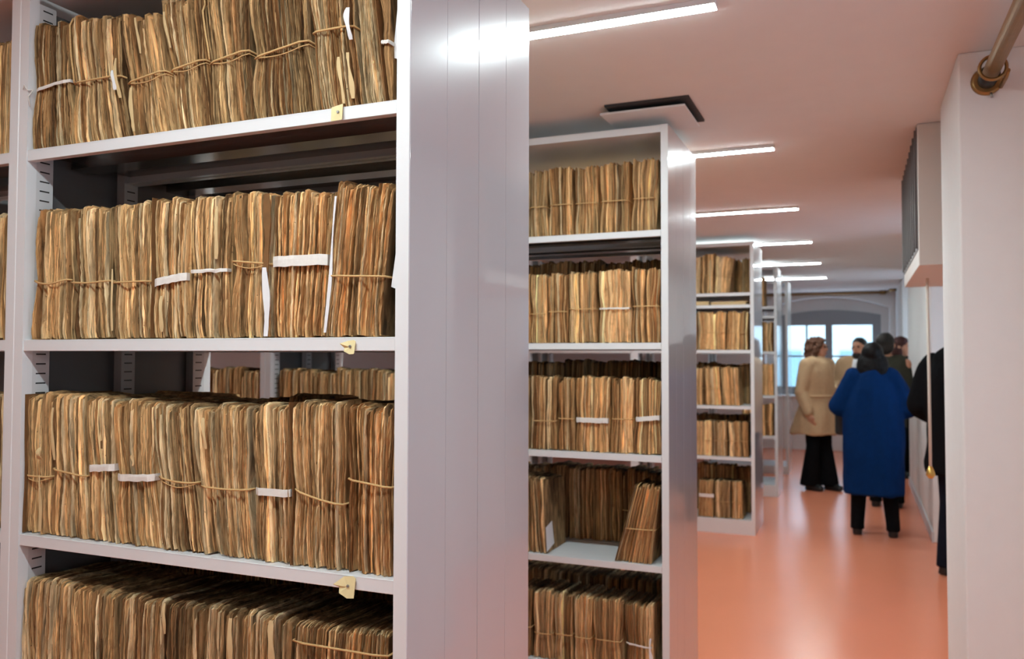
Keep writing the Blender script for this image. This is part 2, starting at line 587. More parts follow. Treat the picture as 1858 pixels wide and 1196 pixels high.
t = thing('ceiling_vent', 'square white vent plate hanging under a ceiling sheet painted as shade above the second rack', 'vent', (-0.84, 3.6, CEIL))
MB().box(-0.155, 0.205, -0.222, 0.16, -0.010, 0).build('shade_sheet', MT['dark'], t)  # dark sheet standing in for the shadow between plate and ceiling
MB().box(-0.182, 0.185, -0.198, 0.15, -0.036, -0.026, 0.003).build('plate', MT['hatch'], t)
MB().box(-0.03, 0.03, -0.03, 0.03, -0.030, -0.010).build('bracket', MT['steel'], t)

# boxed unit with a grey grille on the wall beyond the pillar
XB, BY0, BY1, BZ = 0.262, 4.2, 5.5, 1.972
t = thing('air_unit', 'pale boxed air unit with dark grey grille, mounted high beyond the pillar', 'air conditioner', (XB, BY0, BZ))
MB().box(0, 1.035 - XB, 0, BY1 - BY0, 0, CEIL - BZ - 0.002, 0.003).build('casing', MT['ac'], t)
g = MB()
g.box(-0.004, 0.002, 0.03, BY1 - BY0 - 0.03, 0.075, CEIL - BZ - 0.01)
for i in range(9):
    yy = 0.06 + i * (BY1 - BY0 - 0.12) / 8
    g.box(-0.012, -0.003, yy - 0.012, yy + 0.012, 0.085, CEIL - BZ - 0.02)
g.build('grille', MT['grille'], t)

# brass pipe fixed on the pillar, running towards the viewer
c = hit(1790, 148, 'y', YP0)
t = thing('brass_pipe', 'brown brass pipe ending in a round flange on the white pillar', 'pipe', (c.x, YP0, c.z))
MB().tube([(0, -0.10, 0), (0, -0.035, 0), (0, -0.004, 0)], [0.030, 0.030, 0.030], 20).build('collar', MT['blackm'], t)
flange_ = MB().tube([(0, -0.014, 0), (0, -0.006, 0), (0, 0, 0)], [0.042, 0.050, 0.050], 28).build('flange', MT['brass'], t)
MB().tube([(0, -2.9, 0), (0, -1.5, 0), (0, -0.09, 0)], 0.026, 20).build('tube', MT['brass'], t)
MB().tube([(0.040 * math.cos(a), -0.15, 0.040 * math.sin(a)) for a in [k * math.pi / 14 for k in range(28)]], 0.006, 10, closed=True).build('ring', MT['brass'], t)
MB().tube([(0.045, -0.145, -0.012), (0.046, -0.09, -0.02), (0.040, -0.02, -0.03)], 0.007, 8).build('clip', MT['brass'], t)
MB().tube([(0.012, -0.01, -0.045), (0.014, -0.012, -0.062)], 0.004, 8).build('screw', MT['steel'], flange_)

# the same kind of pipe along the end wall
pz = 2.60
t = thing('wall_pipe', 'thin brown pipe running under the ceiling along the end wall above the window', 'pipe', (0, YW - 0.05, pz))
MB().tube([(-1.6, 0, 0), (-0.4, 0, 0), (0.33, 0, 0)], 0.018, 12).build('tube', MT['brass'], t)
MB().tube([(0.33, 0, 0), (0.36, 0, 0), (0.42, 0, 0)], [0.032, 0.034, 0.032], 12).build('joint', MT['brass'], t)
MB().tube([(0.42, 0, 0), (0.47, -0.08, 0.004), (0.47, -0.35, 0.006), (0.52, -0.40, 0.006), (0.562, -0.40, 0.006)], 0.020, 12).build('elbow', MT['brass'], t)

# cord with a brass end hanging under the air unit
p1 = hit(1688.5, 858, 'y', 4.9)
t = thing('pull_cord', 'thin pale pull cord with a brass end hanging before the black coated person', 'cord', (p1.x, 4.9, p1.z))
MB().tube([(0, 0, 0.03), (-0.001, 0, 0.5), (-0.004, 0, BZ - p1.z)], 0.0075, 8).build('cord', MT['cord'], t)
MB().tube([(0, 0, -0.03), (0, 0, -0.012), (0, 0, 0.012), (0, 0, 0.035)], [0.010, 0.024, 0.018, 0.008], 12).build('weight', MT['gold'], t)


# ------------------------------------------------------------------ racks
def rack(name, label, xe, yf, depth, bays, clears, shelves, top, plinth, pitch_extra=None):
    """a double-sided steel rack; xe: aisle face of its end panel, yf: front plane.  Returns the inner x spans of its bays."""
    root = thing(name, label, 'archive rack', (xe, yf, 0))
    pw = 0.0307
    X = lambda a: a - xe
    # end panel: four folded panels with fine joints between them
    e = MB()
    q = depth / 4
    pts = [(-0.0045, 0.002)]
    pts += [(0, 0.0035)]
    for i in (1, 2, 3):
        w, d = (0.0018, 0.0035) if i == 2 else (0.0011, 0.0016)
        pts += [(0, q * i - w), (-d, q * i), (0, q * i + w)]
    pts += [(0, depth - 0.0035), (-0.0045, depth - 0.002)]
    pts += [(-0.012, depth - 0.002), (-0.012, 0.002)]
    e.prism(pts, 0.0 if plinth else 0, top)
    e.build('end_panel', MT['panel'], root)
    spans = []
    x = xe - pw
    posts = [(xe - pw, xe - 0.0005)]
    for cw in clears:
        spans.append((x - cw, x))
        x -= cw
        posts.append((x - 0.066, x))
        x -= 0.066
    xmin = x
    for i, (a, b) in enumerate(posts):
        for (y0, y1) in ((0, 0.028), (depth - 0.028, depth)):
            bx = MB()
            if i:
                m = (a + b) / 2
                bx.prism([(X(a), y0), (X(m) - 0.002, y0), (X(m), y0 + 0.003 if y0 == 0 else y0), (X(m) + 0.002, y0), (X(b), y0), (X(b), y1), (X(a), y1)], 0, top)
            else:
                bx.box(X(a), X(b) - (0.0125 if y0 else 0), y0 - (0.0005 if y0 == 0 else 0), y1, 0, top)
            bx.build('post', MT['paint'], root)
        m = (a + b) / 2
        MB().box(X(m) - 0.004, X(m) + 0.004, 0.028, depth - 0.028, 0.05, top - 0.05).build('side_sheet', MT['frame'], root)
        if i:
            for ym in (0.052, depth / 2, depth - 0.052):
                MB().box(X(m) + 0.0042, X(b), ym - 0.024, ym + 0.024, 0.05, top - 0.05).build('slotted_strip', MT['slot'], root, loc=(X(m) + 0.0042, ym, 0.0))
    for bi, (a, b) in enumerate(spans):
        for z in shelves:
            for (y0, y1) in ((0.002, depth / 2 - 0.004), (depth / 2 + 0.004, depth - 0.002)):
                xa, xb_ = X(a) + 0.0008, X(b) - 0.0015
                sh = MB()
                sh.box(xa, xb_, y0, y1, z - 0.004, z, 0.0014)
                for (ya, yb) in ((y0, y0 + 0.003), (y1 - 0.003, y1)):
                    sh.box(xa, xb_, ya, yb, z - 0.0285, z - 0.001, 0.0012)
                sh.box(xa, xb_, y0 + 0.001, y0 + 0.02, z - 0.0283, z - 0.0263).box(xa, xb_, y1 - 0.02, y1 - 0.001, z - 0.0283, z - 0.0263)
                ym = (y0 + y1) / 2
                sh.box(xa, xb_, ym - 0.035, ym + 0.035, z - 0.024, z - 0.003, mi=1).box(xa, xb_, y0 + 0.003, y1 - 0.003, z - 0.0052, z - 0.0038, mi=1)  # dark metal on underside and channel only, painting in shade
                sh.build('shelf', [MT['paint'], MT['shaded_metal']], root)
        MB().box(X(a) + 0.0008, X(b) - 0.001, 0.001, depth - 0.001, top - 0.032, top - 0.001).build('top_board', MT['paint'], root)
        if plinth:
            MB().box(X(a) + 0.0008, X(b) - 0.001, 0.001, depth - 0.001, 0.0, plinth).build('plinth', MT['paint'], root)
    return root, spans


X1, Y1, D1 = -0.835, 1.445, 0.659
Z1 = [2.0758, 1.5885, 1.0977, 0.6085]
r1, S1 = rack('archive_rack', 'large front light grey steel rack filled with old paper bundles, plain end panel', X1, Y1, D1, 2, [1.094, 0.62], Z1, 2.5165, 0.10)
X2, Y2, D2 = -0.7476, 3.50, 0.66
Z2 = [2.098, 1.609, 1.124, 0.655, 0.185]
r2, S2 = rack('archive_rack', 'second light grey steel rack, its end panel just beyond the front rack', X2, Y2, D2, 3, [1.005, 1.005, 1.005], Z2, 2.554, 0.10)
X3, Y3, D3 = -0.836, 7.42, 0.66
Z3 = [2.114, 2.008, 1.609, 1.117, 0.669, 0.127]
r3, S3 = rack('archive_rack', 'third light grey steel rack standing alone on its plinth, half as high in view', X3, Y3, D3, 2, [1.005, 1.005], Z3, 2.56, 0.10)
X4, Y4, D4 = -0.831, 9.56, 0.66
r4, S4 = rack('archive_rack', 'fourth light grey rack showing only a narrow slice behind the third rack', X4, Y4, D4, 1, [1.005], Z3, 2.56, 0.10)
X5, Y5, D5 = -0.86, 11.45, 0.66
r5, S5 = rack('archive_rack', 'last light grey rack, a thin upright next to the arched window', X5, Y5, D5, 1, [1.005], [], 2.56, 0.10)


# ------------------------------------------------------------------ paper bundles
PAL = [srgb(*c)[:3] for c in ((214, 180, 132), (196, 160, 112), (176, 138, 92), (156, 118, 76), (206, 170, 120), (128, 92, 58), (226, 196, 150), (186, 150, 104), (164, 124, 82), (108, 76, 46), (200, 164, 116), (146, 104, 64))]
LIGHT = srgb(216, 190, 148)[:3]


def gauss(z, c, w):
    return math.exp(-((z - c) / w) ** 2)


def bundle_shape(rng, b0, b1, t0, t1, h, pz, pinch):
    """x(u, z) and the outline of one bundle; pz: height of its tie"""
    bow = rng.uniform(-0.004, 0.004)

    def fx(u, z):
        s = max(0.0, min(1.05, z / h))
        a, b = b0 + (t0 - b0) * s, b1 + (t1 - b1) * s
        m, w = (a + b) / 2, (b - a) / 2
        w *= 1 - pinch * gauss(z, pz, 0.055)
        return m + bow * math.sin(math.pi * s) * 0.6 + (2 * u - 1) * w
    return fx


def paper_stack(rng, fx, width, h0, h1, depth, sheet, tone, pz, pinch, nz=13, light=0.06, rough=1.0, y0=0.0):
    bm = bmesh.new()
    lay = bm.verts.layers.float_color.new('tmp')
    flow = []
    fo = rng.uniform(0, 40)
    # leaf gatherings
    us, u = [0.0], 0.0
    while u < 1.0:
        w = rng.uniform(*sheet) / width
        if rng.random() < 0.12:
            w *= 1.7
        u = min(1.0, u + w)
        if 1.0 - u < 0.4 * sheet[0] / width:
            u = 1.0
        us.append(u)
    n = len(us) - 1
    zs = [i / nz for i in range(nz + 1)]
    cols = []
    lowp = [rng.uniform(0, 6.28) for _ in range(4)]
    base = rng.choice(PAL)
    prev_d = 0.004
    htw = rng.uniform(0, 6.28)
    for i in range(n):
        ua, ub = us[i], us[i + 1]
        mid_u = (ua + ub) / 2
        hh = h0 + (h1 - h0) * mid_u + rough * (rng.uniform(-0.010, 0.004) + 0.004 * math.sin(htw + mid_u * 9))
        if rng.random() < 0.08:
            hh -= rng.uniform(0.004, 0.02) * rough
        d = 0.6 * prev_d + 0.4 * rng.uniform(0.0, 0.018)
        if rng.random() < 0.10:
            d = rng.uniform(-0.001, 0.001)
        if rng.random() < 0.07:
            d += 0.012
        d = max(0.0, d)
        prev_d = d
        cc = rng.choice(PAL)
        k = rng.choice((0.6, 0.85, 1.0, 1.12, 1.25, 1.4)) * rng.uniform(0.9, 1.1) * tone
        cc = [0.72 * a + 0.28 * b for a, b in zip(cc, base)]
        if rng.random() < light:
            cc = list(LIGHT)
            k = rng.uniform(0.75, 1.0)
            d = max(0.0, d - 0.004)
        if i == 0 or i == n - 1:
            k *= 0.8
        cc = [min(0.9, c * k) for c in cc] + [1.0]
        ph, ph2 = rng.uniform(0, 6.28), rng.uniform(0, 6.28)
        am = (ub - ua) * rng.uniform(0.1, 0.55)
        groove = rng.uniform(0.004, 0.011)
        bulge = rng.uniform(0.0008, 0.0022)
        foot = rng.uniform(0.0, 0.006) * rough
        for part, (uu, dd) in enumerate(((ua + (ub - ua) * 0.05, groove), (ua + (ub - ua) * 0.16, 0.0012), (mid_u, -bulge), (ua + (ub - ua) * 0.84, 0.0012), (ub - (ub - ua) * 0.05, groove))):
            cols.append((uu, d + dd, hh - (0.003 if part in (0, 4) else 0), cc, ph, ph2, am, foot))
    grid = []
    common = [rng.uniform(0, 6.28) for _ in range(3)]
    jit = 1.0 if nz > 15 else 0.6
    for (uu, dd, hh, cc, ph, ph2, am, foot) in cols:
        row = []
        edge = 1.0 if 0.02 < uu < 0.98 else 0.0
        for s in zs:
            z = foot + (hh - foot) * s
            wob = am * math.sin(ph + s * 5.0) * 0.6 + am * 0.4 * math.sin(ph2 + s * 11.0) + 0.012 * math.sin(common[0] + s * 4 + uu * 3) * edge
            uw = max(0.0, min(1.0, uu + wob * edge))
            uw = max(0.0, min(1.0, uw + edge * jit * rng.uniform(-0.0006, 0.0006) / width))
            y = dd + jit * rng.uniform(-0.0011, 0.0011) + 0.0016 * math.sin(ph2 + s * 9) + 0.006 * pinch * 6 * gauss(z, pz, 0.03) * 0.5
            if s > 0.9:
                y += (s - 0.9) * 0.03
            if s < 0.06:
                y += (0.06 - s) * 0.06
            v = bm.verts.new((fx(uw, z), y0 + y, z))
            v[lay] = cc
            flow.append((fo + uu * width, y, z))
            row.append(v)
        zt = hh
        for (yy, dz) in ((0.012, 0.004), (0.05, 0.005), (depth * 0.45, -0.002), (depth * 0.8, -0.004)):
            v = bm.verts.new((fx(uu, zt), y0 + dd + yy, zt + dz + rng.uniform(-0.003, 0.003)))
            v[lay] = cc if yy < 0.02 else [c * 0.5 for c in cc[:3]] + [1.0]      # grimy upper edges, also darkened to deepen the shade in the shelf gaps
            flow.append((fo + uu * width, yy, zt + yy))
            row.append(v)
        for z in (zt - 0.01, 0.0):
            v = bm.verts.new((fx(uu, z), y0 + depth, z))
            v[lay] = cc
            flow.append((fo + uu * width, depth, z))
            row.append(v)
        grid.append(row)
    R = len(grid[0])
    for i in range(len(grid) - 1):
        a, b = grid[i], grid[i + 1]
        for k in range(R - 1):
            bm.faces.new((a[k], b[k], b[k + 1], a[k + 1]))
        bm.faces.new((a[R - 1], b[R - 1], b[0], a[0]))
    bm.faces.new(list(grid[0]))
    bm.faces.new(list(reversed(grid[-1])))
    me = bpy.data.meshes.new('paper_stack')
    bmesh.ops.recalc_face_normals(bm, faces=bm.faces)
    bm.verts.ensure_lookup_table()
    cols_v = [tuple(v[lay]) for v in bm.verts]
    bm.verts.layers.float_color.remove(lay)
    bm.to_mesh(me)
    bm.free()
    ca = me.color_attributes.new('sheet', 'FLOAT_COLOR', 'POINT')
    flat = [x for c in cols_v for x in c]
    ca.data.foreach_set('color', flat)
    fa = me.attributes.new('flow', 'FLOAT_VECTOR', 'POINT')
    fa.data.foreach_set('vector', [x for c in flow for x in c])
    return me


def loop_path(fx, z, tilt, depth, y0, off, sag=0.0, n=8):
    """a tie running round a bundle at height z"""
    pts = []
    for i in range(n + 1):
        u = i / n
        zz = z + tilt * (u - 0.5) - sag * math.sin(math.pi * u)
        x = fx(u, zz)
        ex = (-off if i == 0 else off if i == n else 0)
        pts.append((x + ex * 0.4, y0 - off + (0.006 if i in (0, n) else 0), zz))
    zr, zl = z + tilt / 2, z - tilt / 2
    pts += [(fx(1, zr) + off * 0.4, y0 + depth * 0.5, zr), (fx(1, zr) - 0.004, y0 + depth + off, zr), (fx(0, zl) + 0.004, y0 + depth + off, zl), (fx(0, zl) - off * 0.4, y0 + depth * 0.5, zl)]
    return pts


def ribbon(pts, hgt, th, wob=0.0, rng=None, normal_in=None):
    """a closed flat band standing upright along a closed path"""
    b = MB()
    t = b.bm
    n = len(pts)
    cx = sum(p[0] for p in pts) / n
    cyy = sum(p[1] for p in pts) / n
    rings = []
    for i, p in enumerate(pts):
        d = Vector((pts[(i + 1) % n][0] - pts[i - 1][0], pts[(i + 1) % n][1] - pts[i - 1][1], 0)).normalized()
        nn = Vector((d.y, -d.x, 0))
        if nn.dot(Vector((p[0] - cx, p[1] - cyy, 0))) < 0:
            nn = -nn
        P = Vector(p)
        w = (rng.uniform(-wob, wob) if rng and wob else 0)
        up = Vector((0, 0, hgt / 2))
        rings.append([t.verts.new(P - up + Vector((0, 0, w))), t.verts.new(P - up + nn * th + Vector((0, 0, w))), t.verts.new(P + up * 0.3 + nn * (th + abs(w))),
                      t.verts.new(P + up + nn * th + Vector((0, 0, w * 0.6))), t.verts.new(P + up + Vector((0, 0, w * 0.6)))])
    for i in range(n):
        a, c = rings[i], rings[(i + 1) % n]
        for k in range(5):
            t.faces.new((a[k], a[(k + 1) % 5], c[(k + 1) % 5], c[k]))
    return b


def slip_mesh(fx, u, w, z0, z1, y, curl=0.01, lean=0.0):
    """a paper slip with thickness standing out of a bundle"""
    b = MB()
    t = b.bm
    nn = 9
    A = []
    for i in range(nn + 1):
        s = i / nn
        z = z0 + (z1 - z0) * s
        x = fx(u, min(z, z1)) + lean * s + 0.002 * math.sin(s * 5)
        yy = y - curl * math.sin(s * math.pi) * 0.5
        q = math.sin(u * 37 + z0 * 91)
        ww = w * (0.62 + 0.22 * math.sin(s * (3 + q) + 0.6 + q) + 0.16 * math.sin(s * 9 + q * 5)) * (0.75 if i in (0, nn) else 1)
        A.append([t.verts.new((x - ww / 2, yy, z)), t.verts.new((x + ww / 2, yy + 0.001, z)), t.verts.new((x + ww / 2, yy + 0.0024, z)), t.verts.new((x - ww / 2, yy + 0.0014, z))])
    for i in range(nn):
        for k in range(4):
            t.faces.new((A[i][k], A[i][(k + 1) % 4], A[i + 1][(k + 1) % 4], A[i + 1][k]))
    t.faces.new(A[0])
    t.faces.new(list(reversed(A[-1])))
    return b


LOOK = {'twine': 'brown bundle tied with twine', 'tape': 'brown bundle with a thin white tie', 'band': 'brown bundle with a broad white band',
        'twist': 'brown bundle with a twisted white tape', 'plain': 'brown bundle without a tie', None: 'brown paper bundle'}
ORD = ['first', 'second', 'third', 'fourth', 'fifth', 'sixth', 'seventh', 'eighth', 'ninth', 'tenth', 'eleventh', 'twelfth']
_seed = [100]


def bundle(label, group, yplane, zsh, b0, b1, t0, t1, h0, h1, depth=0.27, tie='twine', tz=None, tilt=0.0, sag=0.0, sheet=(0.0016, 0.0050), tone=1.0, pinch=0.105,
           nz=24, band_h=0.020, light=0.06, extras=(), parts=True, rough=1.0, name='paper_bundle'):
    _seed[0] += 1
    rng = random.Random(_seed[0])
    cx = (b0 + b1) / 2
    root = thing(name, label, 'paper bundle', (cx, yplane, zsh + 0.0006), group)
    b0, b1, t0, t1 = (v - cx for v in (b0, b1, t0, t1))
    h = max(h0, h1)
    pz = tz if tz is not None else h * 0.45
    if tie in ('plain', None):
        pinch *= 0.3
    fx = bundle_shape(rng, b0, b1, t0, t1, h, pz, pinch)
    me = paper_stack(rng, fx, b1 - b0, h0, h1, depth, sheet, tone, pz, pinch, nz=nz, light=light, rough=rough)
    st = link('paper_stack', me, MT['paper'], root)
    off = 0.0032
    if tie == 'twine':
        MB().tube(loop_path(fx, pz, tilt, depth, 0, off, sag), 0.0024, 6, closed=True).build('twine', MT['twine'], root)
        if nz > 15 and rng.random() < 0.5:
            MB().tube(loop_path(fx, pz - 0.004, tilt * 0.6, depth, 0, 0.0016, sag + 0.009), 0.0013, 5, closed=True).build('twine', MT['twine'], root)
    elif tie in ('tape', 'band', 'twist'):
        hh = {'tape': 0.0075, 'band': band_h, 'twist': 0.008}[tie]
        tape_ = ribbon(loop_path(fx, pz, tilt, depth, 0, 0.0018, sag), hh, 0.0015, 0.0012 if tie != 'twist' else 0.003, rng).build('cloth_tape', MT['tape'], root)
    for ex in extras:
        k = ex[0]
        if k == 'slip':
            slip_mesh(fx, *ex[1:7]).build('paper_slip', MT[ex[7] if len(ex) > 7 else 'slip'], root)
        elif k == 'cord':      # upright cord over the top
            u = ex[1]
            MB().tube([(fx(u, z), -0.002 + (0.0 if z < h - 0.02 else 0.01), z) for z in [pz + (h - pz) * i / 8 for i in range(9)]] + [(fx(u, h), 0.05, h + 0.006), (fx(u, h), 0.12, h + 0.004)], 0.0024, 6).build('twine', MT['twine'], root)
        elif k == 'cover':     # worn board at one side
            u, side = (0.0, -1) if ex[1] < 0 else (1.0, 1)
            b = MB()
            th = 0.003
            t = b.bm
            rows = []
            for i in range(7):
                z = 0.002 + (h + 0.002) * i / 6
                x = fx(u, z) + side * 0.0008
                rows.append([t.verts.new((x, -0.004, z)), t.verts.new((x, depth - 0.01, z)), t.verts.new((x + side * th, depth - 0.01, z)), t.verts.new((x + side * th, -0.003, z))])
            for i in range(6):
                for kk in range(4):
                    t.faces.new((rows[i][kk], rows[i][(kk + 1) % 4], rows[i + 1][(kk + 1) % 4], rows[i + 1][kk]))
            t.faces.new(rows[0]); t.faces.new(list(reversed(rows[-1])))
            b.build('cover_board', MT[ex[2] if len(ex) > 2 else 'board'], root)
        elif k == 'label':     # paper label pasted on the side
            xs_ = [fx(1.0, z) + 0.0016 for z in (0.012, 0.13)]
            lb = MB()
            t = lb.bm
            q = [(xs_[0], 0.004, 0.010), (xs_[0], 0.10, 0.030), (xs_[1], 0.085, 0.135), (xs_[1], 0.004, 0.118)]
            va = [t.verts.new(p) for p in q]
            vb = [t.verts.new((p[0] + 0.0012, p[1], p[2])) for p in q]
            t.faces.new(va); t.faces.new(list(reversed(vb)))
            for i in range(4):
                t.faces.new((va[i], va[(i + 1) % 4], vb[(i + 1) % 4], vb[i]))
            o = lb.build('label', MT['white'], root)
            o['label'] = 'white paper label'
        elif k == 'knot':
            MB().tube([(fx(0, pz) - 0.001, -0.006, pz - tilt / 2), (fx(0, pz) - 0.010, -0.016, pz - 0.008), (fx(0, pz) - 0.016, -0.020, pz + 0.004), (fx(0, pz) - 0.022, -0.018, pz - 0.006)], 0.0016, 6).build('loose_end', MT['tape'], tape_)
            MB().tube([(fx(0, pz) - 0.001, -0.006, pz - tilt / 2), (fx(0, pz) - 0.008, -0.014, pz - 0.025), (fx(0, pz) - 0.003, -0.012, pz - 0.05)], 0.0016, 6).build('loose_end', MT['tape'], tape_)
    return root


def px_row(rackname, shelf_name, group, yfront, zsh, rows, **kw):
    """rows: dicts with px bounds b=(x0,x1) at the shelf, t=(x0,x1) at the top, y=top pixel row"""
    yp = yfront + 0.012
    n = len(rows)
    lim = {'front rack': S1[0], 'second rack': S2[0], 'third rack': S3[0]}.get(rackname)
    for i, r in enumerate(rows):
        xb, xt, ty = r['b'], r['t'], r['y']
        ty0, ty1 = ty if isinstance(ty, tuple) else (ty, ty)
        mid = hit(xb[0], 620, 'y', yp)
        b0, b1 = (proj_x(x, zsh, yp) for x in xb)
        q0, q1 = hit(xt[0], ty0, 'y', yp), hit(xt[1], ty1, 'y', yp)
        h0, h1 = q0.z - zsh, q1.z - zsh
        k = n - i
        look = r.get('look') or LOOK[r.get('tie', 'twine')]
        if 'label' in r:
            lab = r['label']
        else:
            lab = f"{look}, {ORD[k - 1]} from end panel, {rackname}'s {shelf_name}"
        a = {kk: v for kk, v in r.items() if kk not in ('b', 't', 'y', 'look', 'label', 'ty')}
        if 'ty' in r:
            a['tz'] = hit((xb[0] + xb[1]) / 2, r['ty'], 'y', yp).z - zsh
        opts = dict(kw); opts.update(a)
        if 'tone' in a:
            opts['tone'] = a['tone'] * kw.get('tone', 1.0)
        if lim is not None:
            b0, q0.x = max(b0, lim[0] + 0.003), max(q0.x, lim[0] + 0.003)
            b1, q1.x = min(b1, lim[1] - 0.003), min(q1.x, lim[1] - 0.003)
        bundle(lab, group, yp, zsh, b0 + 0.0018, b1 - 0.0018, q0.x + 0.0018, q1.x - 0.0018, h0, h1, **opts)


def proj_x(px, z, y):
    """x of the point on plane y at height z that the photograph shows in column px"""
    lo, hi = -12.0, 6.0
    for _ in range(50):
        m = (lo + hi) / 2
        v = Vector((m, y, z)) - EYE
        if 929 + FPX * v.dot(RGT) / v.dot(FWD) < px:
            lo = m
        else:
            hi = m
    return (lo + hi) / 2


G = 'paper bundles on the front rack'
FR = 'front rack'
px_row(FR, 'upper shelf', G, Y1, Z1[0], [
    dict(b=(49, 133), t=(58, 123), y=(46, 42), tie='tape', ty=156, tilt=0.012, extras=[('knot',)], tone=0.92, look='brown bundle with a knotted white tie'),
    dict(b=(134, 234), t=(125, 212), y=(33, 29), ty=143, extras=[('cord', 0.02), ('slip', 0.9, 0.012, 0.12, 0.17, -0.006, 0.004, 'white'),('slip', 0.95, 0.011, 0.10, 0.2, -0.002)], look='brown bundle with a small white slip'),
    dict(b=(235, 318), t=(215, 284), y=(29, 26), ty=138, tilt=0.016, extras=[('slip', 0.12, 0.012, 0.012, 0.12, -0.004, 0.01), ('slip', 0.45, 0.007, 0.20, 0.29, -0.003, 0.004)], look='brown bundle with pale inserts'),
    dict(b=(319, 384), t=(286, 363), y=(2, -6), ty=117, tilt=0.014, tone=0.9, look='dark brown bundle tied with twine', extras=[('slip', 0.12, 0.008, 0.2, 0.29, -0.002)]),
    dict(b=(386, 460), t=(365, 446), y=(-8, -12), ty=102, tilt=0.016, extras=[('cord', 0.0)], look='paler brown bundle tied with twine'),
    dict(b=(462, 577), t=(448, 552), y=(-10, -18), ty=88, tilt=0.02, tone=0.95, look='wide brown bundle tied with twine'),
    dict(b=(579, 658), t=(554, 640), y=(-20, -26), ty=51, tone=1.0, light=0.1, extras=[('slip', 0.62, 0.010, 0.008, 0.11, -0.006), ('slip', 0.86, 0.014, 0.015, 0.115, -0.009, 0.01, 'slip'), ('slip', 0.98, 0.014, 0.14, 0.21, -0.012, 0.02, 'white')], look='loose bundle with white torn leaves'),
    dict(b=(661, 700), t=(643, 676), y=(-24, -28), tie='plain', tone=1.0, light=0.3, look='narrow bundle of pale leaves', extras=[]),
    dict(b=(702, 713), t=(680, 706), y=(-26, -26), tie='tape', ty=76, tone=0.9, sheet=(0.02, 0.03), light=0, look='thin leaning brown folder with a white tie', extras=[('cover', -1)]),
], tone=0.9)  # whole row darkened to paint in the weaker light up here
px_row(FR, 'second shelf', G, Y1, Z1[1], [
    dict(b=(52, 121), t=(63, 121), y=(383, 381), ty=509, sag=0.01, look='narrow brown bundle tied with low twine'),
    dict(b=(122, 200), t=(122, 198), y=(380, 378), ty=511, sag=0.004),
    dict(b=(201, 274), t=(199, 277), y=(374, 370), ty=512, extras=[('slip', 0.03, 0.006, 0.02, 0.17, -0.002)]),
    dict(b=(275, 341), t=(279, 340), y=(363, 362), tie='band', ty=508, tilt=0.012, band_h=0.018, extras=[('cover', -1), ('slip', 0.3, 0.012, 0.016, 0.10, -0.003)]),
    dict(b=(342, 412), t=(341, 416), y=(359, 356), tie='twist', ty=492, extras=[('slip', 0.75, 0.011, 0.18, 0.3, -0.002)]),
    dict(b=(413, 489), t=(418, 491), y=(350, 352), ty=477, tilt=-0.01, extras=[('slip', 0.95, 0.019, 0.003, 0.155, -0.005, 0.0, 'white'), ('slip', 0.96, 0.020, 0.145, 0.318, -0.004, 0.002, 'board')], look='brown bundle with a white edge strip'),
    dict(b=(491, 583), t=(493, 600), y=(350, 346), tie='band', ty=474, band_h=0.0235, tone=1.05, look='brown bundle with the broadest white band', pinch=0.02),
    dict(b=(585, 690), t=(609, 716), y=(335, 337), ty=502, tilt=-0.006, look='tall leaning bundle with a white edge', extras=[('slip', 0.03, 0.010, 0.01, 0.30, -0.002, 0.0, 'white')], pinch=0.02),
], tone=1.06)
px_row(FR, 'third shelf', G, Y1, Z1[2], [
    dict(b=(33, 88), t=(39, 90), y=(722, 720), ty=864, extras=[('slip', 0.72, 0.012, 0.01, 0.15, -0.006, 0.0, 'slip'), ('slip', 0.8, 0.016, 0.19, 0.22, -0.01, 0.02, 'slip'), ('cover', -1)], look='narrow bundle with a torn pale leaf'),
    dict(b=(89, 160), t=(92, 152), y=(724, 723), ty=858, tilt=-0.012, extras=[('slip', 0.08, 0.010, 0.19, 0.32, -0.002)]),
    dict(b=(161, 213), t=(153, 203), y=(727, 728), tie='band', ty=850, tilt=0.006, band_h=0.017, look='narrow bundle with a doubled white band'),
    dict(b=(214, 291), t=(204, 274), y=(731, 736), tie='band', ty=868, tilt=0.006, band_h=0.0165, tone=0.9, extras=[('slip', 0.5, 0.008, 0.19, 0.215, -0.005, 0.0, 'slip')], look='grey-brown bundle with a white band'),
    dict(b=(292, 369), t=(276, 346), y=(738, 740), ty=872, tilt=-0.008, sag=0.004, light=0.14),
    dict(b=(370, 462), t=(348, 450), y=(742, 742), ty=887, sag=0.002, light=0.10, extras=[('slip', 0.22, 0.010, 0.24, 0.31, -0.004)]),
    dict(b=(463, 528), t=(452, 524), y=(741, 743), tie='band', ty=894, band_h=0.016, tone=0.95),
    dict(b=(529, 627), t=(527, 622), y=(734, 737), ty=903, tilt=-0.024, sag=0.003, extras=[('cover', -1)], look='wide bundle with sagging twine'),
    dict(b=(628, 711), t=(625, 715), y=(741, 744), ty=878, tilt=-0.012, tone=0.95),
], tone=1.04)
